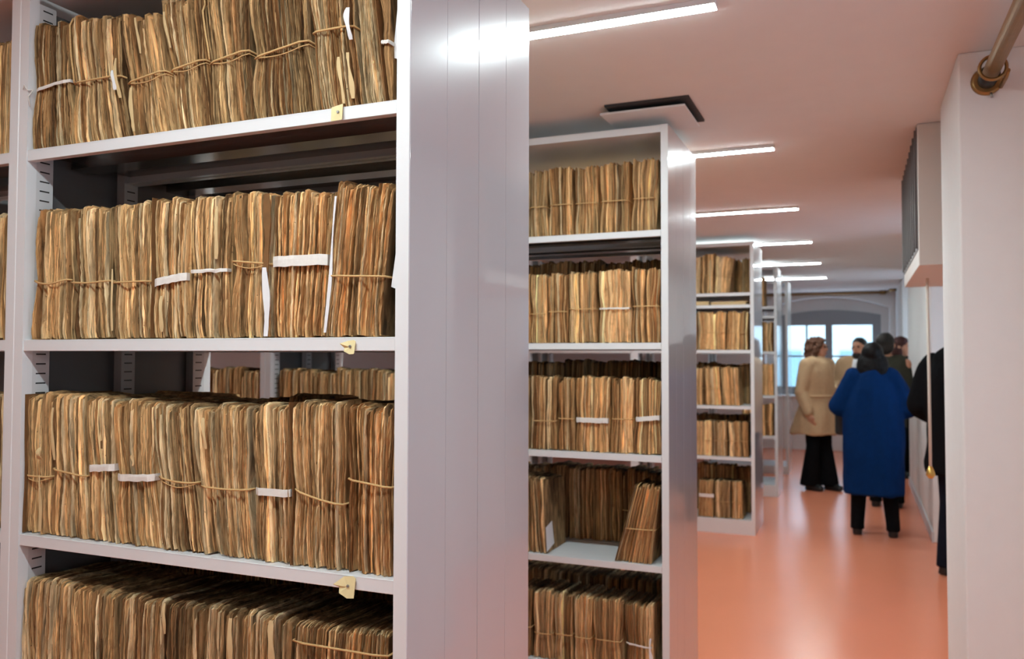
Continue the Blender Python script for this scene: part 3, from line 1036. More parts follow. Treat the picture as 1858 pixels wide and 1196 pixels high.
px_row(FR, 'lowest shelf', G, Y1, Z1[3], [
    dict(b=(38, 120), t=(38, 122), y=(1054, 1066), tie='plain'),
    dict(b=(121, 206), t=(124, 208), y=(1070, 1082), tie='plain', look='brown bundle with a pale corner'),
    dict(b=(207, 288), t=(210, 292), y=(1084, 1100), tie='plain'),
    dict(b=(289, 360), t=(294, 364), y=(1098, 1110), tie='plain', tone=0.8, light=0.02, extras=[('slip', 0.1, 0.008, 0.3, 0.37, -0.004)]),
    dict(b=(361, 428), t=(366, 430), y=(1106, 1118), tie='plain', tone=0.78, extras=[('slip', 0.9, 0.014, 0.25, 0.36, -0.006)]),
    dict(b=(429, 500), t=(432, 502), y=(1116, 1128), tie='plain', tone=0.9, light=0.16, extras=[('slip', 0.95, 0.018, 0.27, 0.37, -0.008)], look='ragged bundle with white torn leaves'),
    dict(b=(502, 523), t=(505, 524), y=(1132, 1140), tie='plain', tone=0.8, look='thin dark red folder', sheet=(0.006, 0.009)),
    dict(b=(526, 706), t=(529, 704), y=(1139, 1160), tie='twine', ty=1178, tilt=0.0, tone=0.95, sheet=(0.002, 0.004), rough=0.35, light=0.02, pinch=0.01, look='wide bundle with a neat flat top'),
], tone=0.88)  # leaf tones lowered, painting in the dimness of this shelf

# slivers of the next bay of the front rack
for z, tp, tn in ((Z1[0], 0.30, 'upper'), (Z1[1], 0.325, 'second'), (Z1[2], 0.34, 'third'), (Z1[3], 0.35, 'lowest')):
    xr = S1[1][1] - 0.012
    for i in range(2):
        bundle(f"{'sliver of a' if i == 0 else 'hidden'} brown bundle beyond the far post, front rack's {tn} shelf", G, Y1 + 0.012, z, xr - 0.10, xr, xr - 0.10, xr, tp, tp + 0.005, nz=9, tie='plain')
        xr -= 0.104


# rear rows and rows seen through gaps
def filler_row(labelf, group, yplane, zsh, x0, x1, hmean, wmean, tie=0.6, tone=1.0, n_lab=None, depth=0.26, sheet=(0.005, 0.011), nz=8, pinch=0.05, rng_seed=5, from_right=True):
    rng = random.Random(rng_seed)
    xs = []
    x = x1
    while x - x0 > wmean * 0.6:
        w = min(x - x0, wmean * rng.uniform(0.75, 1.25))
        xs.append((x - w, x))
        x -= w
    for i, (a, b) in enumerate(xs):
        h = hmean * rng.uniform(0.965, 1.03)
        bundle(labelf(i), group, yplane, zsh, a + 0.002, b - 0.002, a + 0.002, b - 0.002, h, h + rng.uniform(-0.006, 0.006), tie='twine' if rng.random() < tie else 'plain', depth=depth, sheet=sheet, nz=nz, tone=tone * rng.uniform(0.9, 1.1), pinch=pinch)


YR1 = Y1 + D1 / 2 + 0.03
for z, h, nm in ((Z1[0], 0.30, 'upper'), (Z1[1], 0.30, 'second'), (Z1[2], 0.325, 'third'), (Z1[3], 0.375, 'lowest')):
    filler_row(lambda i: f"dark bundle in the rear row behind the front rack's {nm} shelf", f"rear row behind the {nm} shelf", YR1, z, S1[0][0] + 0.01, S1[0][1] - 0.01, h, 0.13, rng_seed=int(z * 100))

G2 = 'paper bundles on the second rack'
SR = 'second rack'
S_ = dict(sheet=(0.004, 0.011), nz=11, pinch=0.14)
px_row(SR, 'top shelf', G2, Y2, Z2[0], [
    dict(b=(930, 960), t=(928, 961), y=(315, 312)),
    dict(b=(961, 994), t=(963, 991), y=(312, 310)),
    dict(b=(995, 1039), t=(993, 1037), y=(306, 303), light=0.12),
    dict(b=(1041, 1086), t=(1041, 1081), y=(303, 300)),
    dict(b=(1087, 1142), t=(1087, 1140), y=(298, 293), look='wider brown bundle tied with twine'),
    dict(b=(1144, 1190), t=(1147, 1194), y=(291, 286), pinch=0.2, look='strongly waisted bundle tied with twine'),
], tone=1.02, **{k: v for k, v in S_.items() if k != 'pinch'})
px_row(SR, 'second shelf', G2, Y2, Z2[1], [
    dict(b=(928, 961), t=(930, 960), y=(502, 500), ty=570),
    dict(b=(962, 991), t=(962, 990), y=(500, 499), ty=570),
    dict(b=(993, 1030), t=(993, 1030), y=(498, 497), ty=566),
    dict(b=(1031, 1083), t=(1031, 1081), y=(496, 494), ty=561, pinch=0.09),
    dict(b=(1085, 1144), t=(1083, 1142), y=(491, 491), tie='tape', ty=560, pinch=0.10),
    dict(b=(1146, 1198), t=(1144, 1199), y=(488, 489), ty=556),
], tone=1.22, **S_)
px_row(SR, 'third shelf', G2, Y2, Z2[2], [
    dict(b=(925, 960), t=(926, 960), y=(684, 684), ty=764),
    dict(b=(962, 1009), t=(963, 1009), y=(685, 686), ty=764),
    dict(b=(1011, 1043), t=(1010, 1042), y=(688, 688), ty=760, look='narrow brown bundle tied with twine'),
    dict(b=(1044, 1104), t=(1044, 1107), y=(686, 687), tie='band', ty=763, band_h=0.022, pinch=0.08),
    dict(b=(1105, 1148), t=(1109, 1148), y=(688, 688), ty=761),
    dict(b=(1149, 1199), t=(1153, 1199), y=(688, 690), tie='band', ty=760, band_h=0.020, tilt=0.01),
], tone=1.2, **S_)
px_row(SR, 'fourth shelf', G2, Y2, Z2[3], [
    dict(b=(930, 958), t=(928, 957), y=(866, 866), tie='plain', label='brown folder at the edge of the gap, second rack, half empty shelf', tone=0.95),
    dict(b=(960, 975), t=(959, 967), y=(868, 868), tie='plain', sheet=(0.006, 0.012), tone=0.95, label='thin brown folder standing on the half empty shelf of the second rack'),
    dict(b=(978, 992), t=(968, 986), y=(872, 872), tie='plain', sheet=(0.006, 0.012), tone=0.95, label='brown folder with a white label on its side, half empty shelf of the second rack', extras=[('label',)]),
    dict(b=(1116, 1182), t=(1152, 1199), y=(882, 886), ty=960, label='bundle leaning against the post on the half empty shelf of the second rack', pinch=0.05, extras=[('cover', -1), ('cord', 0.1)]),
], tone=1.0, **S_ | {'pinch': 0.06})
# white paper label on the folder
a = proj_x(992.5, Z2[3] + 0.05, Y2 + 0.02)
px_row(SR, 'lowest shelf', G2, Y2, Z2[4], [
    dict(b=(930, 966), t=(930, 966), y=(1072, 1073)),
    dict(b=(968, 1004), t=(968, 1004), y=(1074, 1077), ty=1150),
    dict(b=(1005, 1040), t=(1005, 1039), y=(1080, 1082), ty=1152),
    dict(b=(1042, 1075), t=(1041, 1074), y=(1085, 1087), ty=1158),
    dict(b=(1077, 1131), t=(1076, 1130), y=(1090, 1094), ty=1163, look='wider brown bundle tied with twine'),
    dict(b=(1133, 1184), t=(1132, 1185), y=(1098, 1104), tie='tape', ty=1172, tilt=-0.01, extras=[('slip', 1.0, 0.02, 0.03, 0.16, -0.01, 0.01, 'white')]),
], tone=0.98, **S_)
YR2 = Y2 + D2 / 2 + 0.03
for z, h, nm in ((Z2[0], 0.28, 'top'), (Z2[1], 0.405, 'second'), (Z2[2], 0.395, 'third'), (Z2[3], 0.34, 'half empty'), (Z2[4], 0.30, 'lowest')):
    filler_row(lambda i: f"red-brown bundle in the rear row behind the second rack's {nm} shelf", f"rear row behind the second rack's {nm} shelf", YR2, z, S2[0][0] + 0.01, S2[0][1] - (0.01 if nm != 'second' else 0.03), h, 0.14, rng_seed=int(z * 77), tone=0.9)
for bi in (1, 2):
    nm = 'next bay' if bi == 1 else 'farther bay'
    filler_row(lambda i: f"small blurred bundle in the second rack's {nm}, {ORD[i]} from its post, above dark bundles", G2, Y2 + 0.012, Z2[2], S2[bi][0] + 0.01, S2[bi][1] - 0.01, 0.345, 0.125, rng_seed=31 + bi, tone=1.05)
    filler_row(lambda i: f"dark bundle at the rear of the {nm} of the second rack", f"rear row of the {nm} of the second rack", YR2, Z2[2], S2[bi][0] + 0.01, S2[bi][1] - 0.01, 0.33, 0.13, rng_seed=57 + bi, tone=0.95, tie=0.0)

G3 = 'paper bundles on the third rack'
TR = 'third rack'
B_ = dict(sheet=(0.008, 0.02), nz=8, pinch=0.06)
px_row(TR, 'top shelf', G3, Y3, Z3[0], [
    dict(b=(1236, 1272), t=(1236, 1274), y=(468, 466)),
    dict(b=(1273, 1294), t=(1274, 1296), y=(462, 460), extras=[('slip', 0.75, 0.03, 0.02, 0.30, -0.01, 0.01, 'slip')], look='bundle with a pale strip'),
    dict(b=(1295, 1323), t=(1297, 1333), y=(464, 468)),
], tone=1.2, **B_)
px_row(TR, 'third shelf', G3, Y3, Z3[2], [
    dict(b=(1230, 1264), t=(1230, 1264), y=(568, 568)),
    dict(b=(1265, 1315), t=(1265, 1317), y=(567, 566), look='wide pale bundle'),
    dict(b=(1317, 1356), t=(1320, 1358), y=(566, 566), look='pale leaning bundle'),
], tone=1.35, **B_)
px_row(TR, 'fourth shelf', G3, Y3, Z3[3], [
    dict(b=(1240, 1277), t=(1240, 1277), y=(668, 668)),
    dict(b=(1279, 1310), t=(1277, 1305), y=(667, 667), look='pale brown bundle'),
    dict(b=(1311, 1342), t=(1306, 1338), y=(667, 667), look='pale brown leaning bundle', tie='plain'),
], tone=1.35, **B_)
px_row(TR, 'fifth shelf', G3, Y3, Z3[4], [
    dict(b=(1255, 1293), t=(1255, 1293), y=(764, 765), look='orange brown bundle'),
    dict(b=(1294, 1321), t=(1294, 1319), y=(765, 765), look='orange brown bundle'),
    dict(b=(1323, 1358), t=(1321, 1357), y=(766, 766), look='darker orange brown bundle', tone=1.0),
], tone=1.1, **B_)
px_row(TR, 'lowest shelf', G3, Y3, Z3[5], [
    dict(b=(1266, 1296), t=(1268, 1296), y=(872, 873), look='red brown bundle with a white label', tie='band', ty=899, band_h=0.03),
    dict(b=(1297, 1325), t=(1297, 1325), y=(873, 874), look='red brown bundle'),
    dict(b=(1326, 1348), t=(1326, 1347), y=(874, 876), look='red brown narrow bundle'),
], tone=0.92, **B_)
YR3 = Y3 + D3 / 2 + 0.03
for z, h, nm in ((Z3[0], 0.33, 'top'), (Z3[2], 0.33, 'third'), (Z3[3], 0.365, 'fourth'), (Z3[4], 0.345, 'fifth'), (Z3[5], 0.42, 'lowest')):
    filler_row(lambda i: f"brown bundle in the rear row behind the third rack's {nm} shelf", f"rear row behind the third rack's {nm} shelf", YR3, z, S3[0][1] - 0.72, S3[0][1] - 0.012, h, 0.16, rng_seed=int(z * 55), tone=1.0, nz=5, sheet=(0.01, 0.025))
# flat papers between the two upper shelves of the third rack
zz = Z3[1] + 0.0008
for k in range(3):
    o = MB().box(-0.15, 0.15, 0.01, 0.25, 0, 0.030 + 0.006 * k, 0.004).build('paper_pile', MT['slip'])
    o.location = (S3[0][1] - 0.19 - 0.32 * k, Y3 + 0.01, zz)
    tag(o, f"flat pile of pale papers in the third rack, {ORD[k]} from its end panel", 'papers', 'flat piles in the third rack')
G4 = 'paper bundles on the fourth rack'
for z, nm, h in ((Z3[0], 'top', 0.33), (Z3[2], 'third', 0.33), (Z3[3], 'fourth', 0.35), (Z3[4], 'fifth', 0.35)):
    xr = S4[0][1] - (0.10 if nm == 'top' else 0.012)
    for i in range(2):
        bundle(f"tan bundle in the narrow slice of the fourth rack, {nm} shelf, {ORD[i]} from the post", G4, Y4 + 0.012, z, xr - 0.17, xr, xr - 0.17, xr, h, h, sheet=(0.01, 0.02), nz=6, tone=1.25)
        xr -= 0.175

# yellowed paper tags clipped over the front shelves
for (x0, x1, y0, y1, nm, k) in ((601, 622, 193, 219, 'upper', 0), (621, 645, 617, 643, 'second', 1), (609, 645, 1044, 1084, 'third', 2)):
    yp = Y1 - 0.003
    z = Z1[k]
    cxm = proj_x((x0 + x1) / 2, z - 0.014, yp)
    w = abs(proj_x(x1, z, yp) - proj_x(x0, z, yp)) / 2
    bot = hit((x0 + x1) / 2, y1, 'y', yp).z
    tp = min(hit((x0 + x1) / 2, y0, 'y', yp).z, z + 0.002)
    t = thing('shelf_tag', f"creased yellow paper tag hanging on the edge of the front rack's {nm} shelf", 'paper tag', (cxm, yp, tp), 'yellow tags on the shelf edges')
    hgt = tp - bot
    b = MB()
    bm = b.bm
    out = [(-w, -hgt * 0.32 * (k + 0.6) / 2), (-w * 0.1, -0.002), (w * 0.75, 0), (w, -hgt * 0.1), (w * 0.93, -hgt * 0.97), (w * 0.3, -hgt), (-w * 0.45, -hgt * 0.8), (-w * 0.6, -hgt * 0.55)]
    yo = [-0.010, -0.002, 0.0, 0.0, -0.004, -0.006, -0.007, -0.002]
    if k == 0:
        out = [(-w, -0.001), (w, 0.004), (w * 0.98, -hgt), (-w * 0.9, -hgt * 1.02)]
        yo = [0, 0, -0.003, -0.003]
    va = [bm.verts.new((x, y, z2)) for (x, z2), y in zip(out, yo)]
    vb = [bm.verts.new((x, y + 0.0008, z2)) for (x, z2), y in zip(out, yo)]
    cA = bm.verts.new((w * 0.25, -0.0035, -hgt * 0.5)); cB = bm.verts.new((w * 0.25, -0.0027, -hgt * 0.5))
    nn = len(out)
    for i in range(nn):
        j = (i + 1) % nn
        bm.faces.new((va[i], va[j], cA)); bm.faces.new((vb[j], vb[i], cB)); bm.faces.new((va[i], vb[i], vb[j], va[j]))
    sheet_ = b.build('paper', MT['tag'], t)
    MB().tube([(w * 0.35, -0.0042, -hgt * 0.45), (w * 0.35, -0.0062, -hgt * 0.45)], [0.0032, 0.0026], 12).build('pin', MT['steel'], sheet_)

# white card leaning beside bundles at the end of two shelves
for (x0, x1, y0, y1, z, nm) in ((699, 716, 455, 538, Z1[1], 'second'), (694, 712, 0, 120, Z1[0], 'upper')):
    yp = Y1 + 0.03
    a = proj_x(x0 + 2, z, yp)
    zb, zt = (z + 0.105, z + 0.19) if nm == 'second' else (z + 0.10, z + 0.23)
    o = MB().prism([(0, zb - z), (0.026, zb - z - 0.01), (0.026, zt - z), (0.014, zt - z + 0.008)], 0, 0.0015, 'y').build('card', MT['white'])
    o.data.transform(Matrix.Translation((0, 0, -(zb - z - 0.01))))
    o.location = (S1[0][1] - 0.0285, yp + 0.0, zb - 0.01)
    tag(o, f"small white card wedged against the end post on the front rack's {nm} shelf", 'card', 'white cards by the end post')


# ------------------------------------------------------------------ people
def person(label, loc, rz, height, pose, mats, seed=0, face=True, voxel=0.011):
    """pose is given for a figure 1.70 m tall, facing -y, feet on z = 0"""
    s = height / 1.70
    root = thing('person', label, 'person', loc)
    root.rotation_euler = (0, 0, rz)
    root.scale = (s, s, s)
    p = pose
    b = MB()
    pel, chest, neck, head = Vector(p.get('pelvis', (0, 0, 0.93))), Vector(p.get('chest', (0, 0, 1.28))), Vector(p.get('neck', (0, 0.01, 1.44))), Vector(p.get('head', (0, -0.01, 1.585)))
    hr = p.get('head_turn', 0.0)
    R3 = Matrix.Rotation(hr, 3, 'Z') @ Matrix.Rotation(p.get('head_tilt', 0.0), 3, 'X')
    b.ell(pel, (0.165, 0.115, 0.13)).ell(chest, (0.165, 0.11, 0.19)).cap(pel, 0.12, chest, 0.12).cap(chest + Vector((0, 0, 0.1)), 0.09, neck, 0.056).cap(neck, 0.055, head - Vector((0, 0, 0.06)), 0.052)
    # head: skull, jaw, nose, ears
    b.ell(head + R3 @ Vector((0, 0.015, 0.025)), (0.076, 0.096, 0.092), R3).ell(head + R3 @ Vector((0, -0.028, -0.048)), (0.058, 0.060, 0.066), R3)
    b.cap(head + R3 @ Vector((0, -0.082, 0.020)), 0.011, head + R3 @ Vector((0, -0.100, -0.016)), 0.014)
    b.ell(head + R3 @ Vector((0.078, 0.012, -0.004)), (0.012, 0.022, 0.032), R3).ell(head + R3 @ Vector((-0.078, 0.012, -0.004)), (0.012, 0.022, 0.032), R3)
    b.cap(head + R3 @ Vector((-0.035, -0.080, 0.034)), 0.010, head + R3 @ Vector((0.035, -0.080, 0.034)), 0.010)
    for sd in (-1, 1):
        k = 'R' if sd < 0 else 'L'
        sh = chest + Vector((sd * 0.175, 0.0, 0.12))
        el = Vector(p.get('elbow' + k, (sd * 0.235, 0.03, 1.11)))
        wr = Vector(p.get('wrist' + k, (sd * 0.255, -0.03, 0.86)))
        b.cap(chest + Vector((sd * 0.08, 0, 0.14)), 0.07, sh, 0.06).cap(sh, 0.055, el, 0.042).cap(el, 0.041, wr, 0.029)
        d = (wr - el).normalized()
        side = Vector((0, -1, 0)) if abs(d.y) < 0.7 else Vector((0, 0, 1))
        side = (side - d * side.dot(d)).normalized()
        nrm = d.cross(side)
        b.ell(wr + d * 0.055, (0.014, 0.014, 0.014)).cap(wr, 0.026, wr + d * 0.05 + side * 0.012, 0.024).cap(wr, 0.024, wr + d * 0.05 - side * 0.018, 0.022).cap(wr + d * 0.06 + side * 0.025, 0.016, wr + d * 0.07 - side * 0.028, 0.015)
        for fi, (o_, ln) in enumerate(((0.030, 0.062), (0.011, 0.072), (-0.009, 0.066), (-0.028, 0.05))):
            a0 = wr + d * 0.075 + side * o_
            a1 = a0 + d * ln * 0.55 + nrm * sd * 0.008
            a2 = a1 + d * ln * 0.42 + nrm * sd * 0.022
            b.cap(a0, 0.0095, a1, 0.0085).cap(a1, 0.0085, a2, 0.0072)
        t0 = wr + d * 0.025 + side * 0.026
        b.cap(t0, 0.012, t0 + d * 0.03 + side * 0.022, 0.0105).cap(t0 + d * 0.03 + side * 0.022, 0.0105, t0 + d * 0.058 + side * 0.03, 0.0085)
        hip = pel + Vector((sd * 0.09, 0, -0.03))
        kn = Vector(p.get('knee' + k, (sd * 0.10, -0.015, 0.49)))
        an = Vector(p.get('ankle' + k, (sd * 0.10, 0.02, 0.085)))
        b.cap(hip, 0.088, kn, 0.054).cap(kn, 0.053, an, 0.038)
        fd = p.get('foot_dir', Vector((0, -1, 0)))
        b.cap(an + Vector((0, 0, -0.045)), 0.036, an + fd * 0.13 + Vector((0, 0, -0.055)), 0.026)
    body = fuse(b.build('body', mats['skin'], root), voxel, 3)
    if face:
        for sd in (-1, 1):
            e = MB().ell(head + R3 @ Vector((sd * 0.031, -0.086, 0.016)), 0.0115, u=10, v=8).build('eye', MT['eye'], root)
        MB().ell(head + R3 @ Vector((0, -0.088, -0.055)), (0.024, 0.008, 0.007), R3, u=12, v=8).build('mouth', MT['lip'], root)
    # trousers
    t = MB()
    fl = p.get('flare', 0.058)
    tr = p.get('thigh', 0.102)
    t.loft([(pel.x, pel.y, 0.80, 0.17, 0.125), (pel.x, pel.y, 0.93, 0.178, 0.128), (pel.x, pel.y, 1.03, 0.165, 0.122)])
    for sd in (-1, 1):
        k = 'R' if sd < 0 else 'L'
        hip = pel + Vector((sd * 0.088, 0, -0.05))
        kn = Vector(p.get('knee' + k, (sd * 0.10, -0.015, 0.49)))
        an = Vector(p.get('ankle' + k, (sd * 0.10, 0.02, 0.085)))
        t.cap(hip, tr, kn, 0.074).tube([kn, an + Vector((0, 0, 0.01)), an + Vector((0, 0, -0.035))], [0.073, fl, fl * 1.05], 16)
    fuse(t.build('trousers', mats['trousers'], root), 0.014, 4)
    for sd in (-1, 1):
        k = 'R' if sd < 0 else 'L'
        an = Vector(p.get('ankle' + k, (sd * 0.10, 0.02, 0.085)))
        fd = Vector(p.get('foot_dir', (0, -1, 0)))
        q = MB()
        base = Vector((an.x, an.y, 0.0))
        q.ell(base + Vector((0, 0, 0.05)), (0.045, 0.055, 0.05)).cap(base + fd * 0.02 + Vector((0, 0, 0.046)), 0.044, base + fd * 0.15 + Vector((0, 0, 0.034)), 0.034)
        q.box(base.x - 0.04, base.x + 0.04, base.y - 0.16, base.y + 0.05, 0.0, 0.03, 0.012)
        fuse(q.build('shoe', mats['shoe'], root), 0.010, 3)
    # coat
    cmb = MB()
    cmb.loft(p['coat'])
    for sd in (-1, 1):
        k = 'R' if sd < 0 else 'L'
        sh = chest + Vector((sd * p.get('sh_w', 0.17), 0.0, 0.115))
        el = Vector(p.get('elbow' + k, (sd * 0.235, 0.03, 1.11)))
        wr = Vector(p.get('wrist' + k, (sd * 0.255, -0.03, 0.86)))
        sr = p.get('sleeve', (0.085, 0.072, 0.056))
        cmb.cap(chest + Vector((sd * 0.06, 0, 0.12)), 0.095, sh, sr[0]).cap(sh, sr[0], el, sr[1]).cap(el, sr[1], el + (wr - el) * 0.9, sr[2])
    for (c0, r0) in p.get('coat_extra', ()):
        cmb.ell(c0, r0)
    co = fuse(cmb.build('coat', mats['coat'], root), 0.013, 5)
    off = Vector((seed * 3.7 + height * 11, 0, 0))
    nrm = [v.normal.copy() for v in co.data.vertices]
    for v, nv in zip(co.data.vertices, nrm):      # soft hanging folds
        q = Vector((v.co.x * 9, v.co.y * 9, v.co.z * 2.6)) + off
        v.co += nv * (0.019 * noise.noise(q) + 0.005 * noise.noise(q * 2.3))
    # hair
    h = MB()
    for (c0, r0) in p['hair']:
        h.ell(head + R3 @ Vector(c0), r0, R3, u=20, v=14)
    ho = fuse(h.build('hair', mats['hair'], root), 0.010, 2)
    amp, fq = p.get('curl', (0.004, 30))
    nrm = [v.normal.copy() for v in ho.data.vertices]
    for v, nv in zip(ho.data.vertices, nrm):
        v.co += nv * amp * noise.noise(v.co * fq)
    return root, head, R3, s


def px_loc(px, y):
    return (proj_x(px, 0.0, y), y, 0.0)


PI = math.pi
# woman in the blue coat, seen from behind
person('person in a long blue coat and black trousers seen from behind, standing in the aisle', px_loc(1587, 7.86), PI, 1.665,
       dict(pelvis=(0, 0, 0.93), head=(0.0, -0.02, 1.585), elbowL=(0.285, -0.02, 1.14), elbowR=(-0.275, -0.02, 1.14), wristL=(0.13, -0.24, 1.12), wristR=(-0.13, -0.24, 1.10),
            ankleL=(0.14, 0.0, 0.085), ankleR=(-0.15, 0.02, 0.085), kneeL=(0.12, -0.02, 0.49), kneeR=(-0.12, -0.02, 0.49),
            coat=[(0, 0, 0.365, 0.245, 0.19), (0, 0, 0.55, 0.25, 0.19), (0, 0, 0.80, 0.255, 0.19), (0, 0, 1.0, 0.25, 0.185), (0, 0, 1.15, 0.24, 0.18), (0, 0, 1.28, 0.215, 0.165), (0, 0, 1.38, 0.165, 0.14), (0, 0.01, 1.465, 0.10, 0.10), (0, 0.01, 1.49, 0.085, 0.085)],
            sleeve=(0.095, 0.098, 0.075), sh_w=0.145,
            hair=[((0, 0.02, 0.035), (0.094, 0.112, 0.098)), ((0.056, 0.035, -0.09), (0.080, 0.08, 0.125)), ((-0.056, 0.035, -0.09), (0.080, 0.08, 0.125)), ((0, 0.07, -0.105), (0.128, 0.06, 0.13))]),
       dict(skin=MT['skin'], trousers=MT['blackc'], shoe=MT['shoe'], coat=MT['blue'], hair=MT['hairk']), face=True)

# woman in the beige trench coat, turned towards the group
rt, hd, R3_, s_ = person('person in a beige trench coat and flared black trousers with curly brown hair', px_loc(1485, 10.3), math.radians(52), 1.77,
       dict(head=(0, -0.015, 1.585), head_turn=math.radians(22), elbowL=(0.24, 0.06, 1.10), elbowR=(-0.245, 0.02, 1.10), wristL=(0.24, 0.0, 0.86), wristR=(-0.22, -0.06, 0.86),
            curl=(0.030, 22), ankleL=(0.10, -0.06, 0.085), ankleR=(-0.10, 0.03, 0.085), flare=0.105, thigh=0.10,
            coat=[(0, 0.05, 0.62, 0.26, 0.235), (0, 0.03, 0.78, 0.235, 0.20), (0, 0, 0.95, 0.205, 0.155), (0, 0, 1.06, 0.185, 0.14), (0, 0, 1.20, 0.195, 0.145), (0, 0, 1.33, 0.20, 0.14), (0, 0.0, 1.42, 0.15, 0.12), (0, 0.01, 1.475, 0.085, 0.09), (0, 0.01, 1.50, 0.08, 0.085)],
            sleeve=(0.085, 0.072, 0.062), coat_extra=[((0, 0.09, 1.40), (0.14, 0.07, 0.07)), ((0.07, -0.075, 1.42), (0.05, 0.03, 0.05)), ((-0.07, -0.075, 1.42), (0.05, 0.03, 0.05))],
            hair=[((0, 0.03, 0.045), (0.092, 0.10, 0.088)), ((0.06, 0.045, -0.03), (0.055, 0.075, 0.10)), ((-0.06, 0.045, -0.03), (0.055, 0.075, 0.10)), ((0, 0.085, -0.06), (0.10, 0.06, 0.105)),
                  ((0.075, 0.06, -0.10), (0.04, 0.05, 0.05)), ((-0.075, 0.06, -0.10), (0.04, 0.05, 0.05)), ((0.05, 0.10, 0.02), (0.045, 0.045, 0.05)), ((-0.05, 0.10, 0.02), (0.045, 0.045, 0.05)), ((0, -0.045, 0.085), (0.06, 0.04, 0.03))]),
       dict(skin=MT['skin'], trousers=MT['blackc'], shoe=MT['shoe'], coat=MT['trench'], hair=MT['hairb']))
MB().tube([(0.192 * math.cos(a), 0.148 * math.sin(a), 1.05) for a in [k * PI / 14 for k in range(28)]], 0.014, 8, closed=True).build('belt', MT['trench'], next(c for c in rt.children if c.name.startswith('coat')))

# man facing the viewer behind her
rt, hd, R3_, s_ = person('person with a white shirt and beige jacket facing this way behind the blue coat', px_loc(1561, 11.15), math.radians(-8), 1.78,
       dict(head_turn=math.radians(-14), elbowL=(0.24, 0.0, 1.12), elbowR=(-0.26, -0.02, 1.14), wristR=(-0.20, -0.24, 1.08), wristL=(0.20, -0.20, 1.05),
            coat=[(0, 0, 0.80, 0.20, 0.15), (0, 0, 1.0, 0.20, 0.15), (0, 0, 1.2, 0.205, 0.15), (0, 0, 1.33, 0.20, 0.14), (0, 0, 1.41, 0.14, 0.11), (0, 0.01, 1.46, 0.08, 0.085)],
            hair=[((0, 0.03, 0.05), (0.084, 0.098, 0.082)), ((0, 0.06, 0.0), (0.082, 0.06, 0.08))]),
       dict(skin=MT['skin'], trousers=MT['blackc'], shoe=MT['shoe'], coat=MT['trench'], hair=MT['hairg']))
MB().loft([(0, -0.148, 1.12, 0.045, 0.012), (0, -0.146, 1.25, 0.065, 0.014), (0, -0.125, 1.38, 0.06, 0.02), (0, -0.085, 1.455, 0.05, 0.02)]).build('shirt_front', MT['shirt'], next(c for c in rt.children if c.name.startswith('coat')))
MB().ell(hd + R3_ @ Vector((0, -0.055, -0.085)), (0.054, 0.044, 0.045), R3_).build('beard', MT['hairg'], rt)

# man in the olive jacket, from behind
person('person in a dark olive jacket with short dark hair, standing beyond the blue coat', px_loc(1610, 9.4), PI * 0.96, 1.79,
       dict(elbowL=(0.19, -0.03, 1.10), elbowR=(-0.19, -0.03, 1.10), wristL=(0.13, -0.2, 0.98), wristR=(-0.13, -0.2, 0.98), sh_w=0.13,
            coat=[(0, 0, 0.78, 0.185, 0.15), (0, 0, 0.95, 0.185, 0.15), (0, 0, 1.15, 0.19, 0.155), (0, 0, 1.32, 0.20, 0.145), (0, 0, 1.42, 0.15, 0.12), (0, 0.01, 1.48, 0.085, 0.085)],
            sleeve=(0.09, 0.078, 0.06), hair=[((0, 0.03, 0.045), (0.086, 0.102, 0.086)), ((0, 0.055, -0.01), (0.084, 0.062, 0.08))]),
       dict(skin=MT['skin'], trousers=MT['blackc'], shoe=MT['shoe'], coat=MT['olive'], hair=MT['hairg']), face=False)

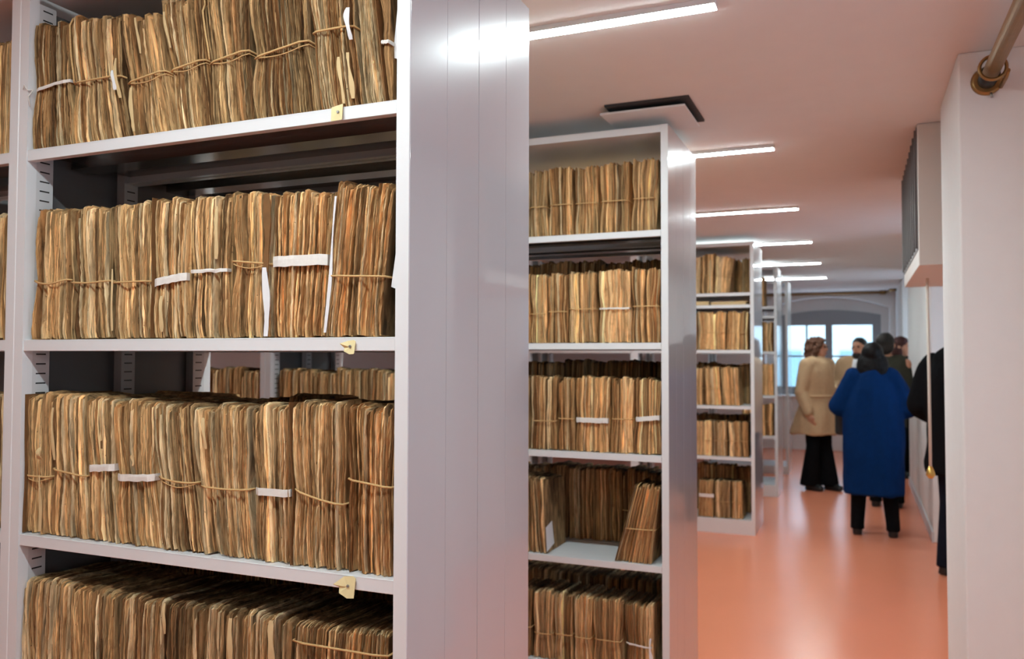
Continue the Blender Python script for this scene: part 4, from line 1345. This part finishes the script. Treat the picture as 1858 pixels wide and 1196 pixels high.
# woman at the back, by the wall
person('person in dark clothes with reddish hair, beside the wall beyond the olive jacket', px_loc(1640, 11.85), math.radians(60), 1.80,
       dict(coat=[(0, 0, 0.70, 0.21, 0.16), (0, 0, 0.95, 0.20, 0.15), (0, 0, 1.2, 0.20, 0.145), (0, 0, 1.33, 0.195, 0.135), (0, 0, 1.42, 0.13, 0.11), (0, 0.01, 1.475, 0.08, 0.085)],
            hair=[((0, 0.03, 0.045), (0.092, 0.105, 0.092)), ((0.05, 0.045, -0.06), (0.05, 0.07, 0.12)), ((-0.05, 0.045, -0.06), (0.05, 0.07, 0.12)), ((0, 0.08, -0.07), (0.09, 0.05, 0.12))]),
       dict(skin=MT['skin'], trousers=MT['blackc'], shoe=MT['shoe'], coat=MT['blackc'], hair=MT['hairr']))

# tall person in black, half hidden by the pillar
person('person in a puffy black jacket and dark jeans, half hidden behind the white pillar', px_loc(1752, 6.6), PI * 0.80, 1.775,
       dict(pelvis=(0, 0, 0.95), head=(0.0, -0.06, 1.585), elbowL=(0.25, 0.04, 1.16), elbowR=(-0.25, 0.02, 1.16), wristL=(0.19, -0.16, 1.0), wristR=(-0.19, -0.16, 1.0), flare=0.062, thigh=0.098,
            ankleL=(0.12, 0.02, 0.085), ankleR=(-0.12, 0.0, 0.085),
            coat=[(0, 0, 0.70, 0.255, 0.19), (0, 0, 0.76, 0.262, 0.19), (0, 0, 0.90, 0.235, 0.18), (0, 0, 1.05, 0.235, 0.18), (0, 0, 1.20, 0.25, 0.19), (0, 0.01, 1.33, 0.245, 0.185), (0, 0.01, 1.43, 0.19, 0.16), (0, 0.01, 1.50, 0.12, 0.12), (0, 0.01, 1.53, 0.10, 0.10)],
            sleeve=(0.115, 0.110, 0.075), sh_w=0.19, coat_extra=[((0, 0.07, 1.47), (0.16, 0.10, 0.09))],
            hair=[((0, 0.03, 0.045), (0.086, 0.102, 0.086)), ((0, 0.055, -0.01), (0.084, 0.062, 0.08))]),
       dict(skin=MT['skin'], trousers=MT['navy'], shoe=MT['shoe'], coat=MT['blackc'], hair=MT['hairg']), face=False)

# bag carried by the person in the blue coat
bg_ = hit(1531, 768, 'y', 8.16)
t = thing('handbag', 'black handbag hanging at the side of the person in the blue coat', 'bag', (bg_.x, 8.16, bg_.z - 0.11))
MB().box(-0.075, 0.075, -0.04, 0.04, 0.0, 0.21, 0.03).build('body', MT['shoe'], t)
MB().tube([(-0.05, 0, 0.19), (-0.01, 0.0, 0.27), (0.06, -0.01, 0.34), (0.075, -0.01, 0.30), (0.05, 0, 0.19)], 0.008, 8).build('strap', MT['shoe'], t)
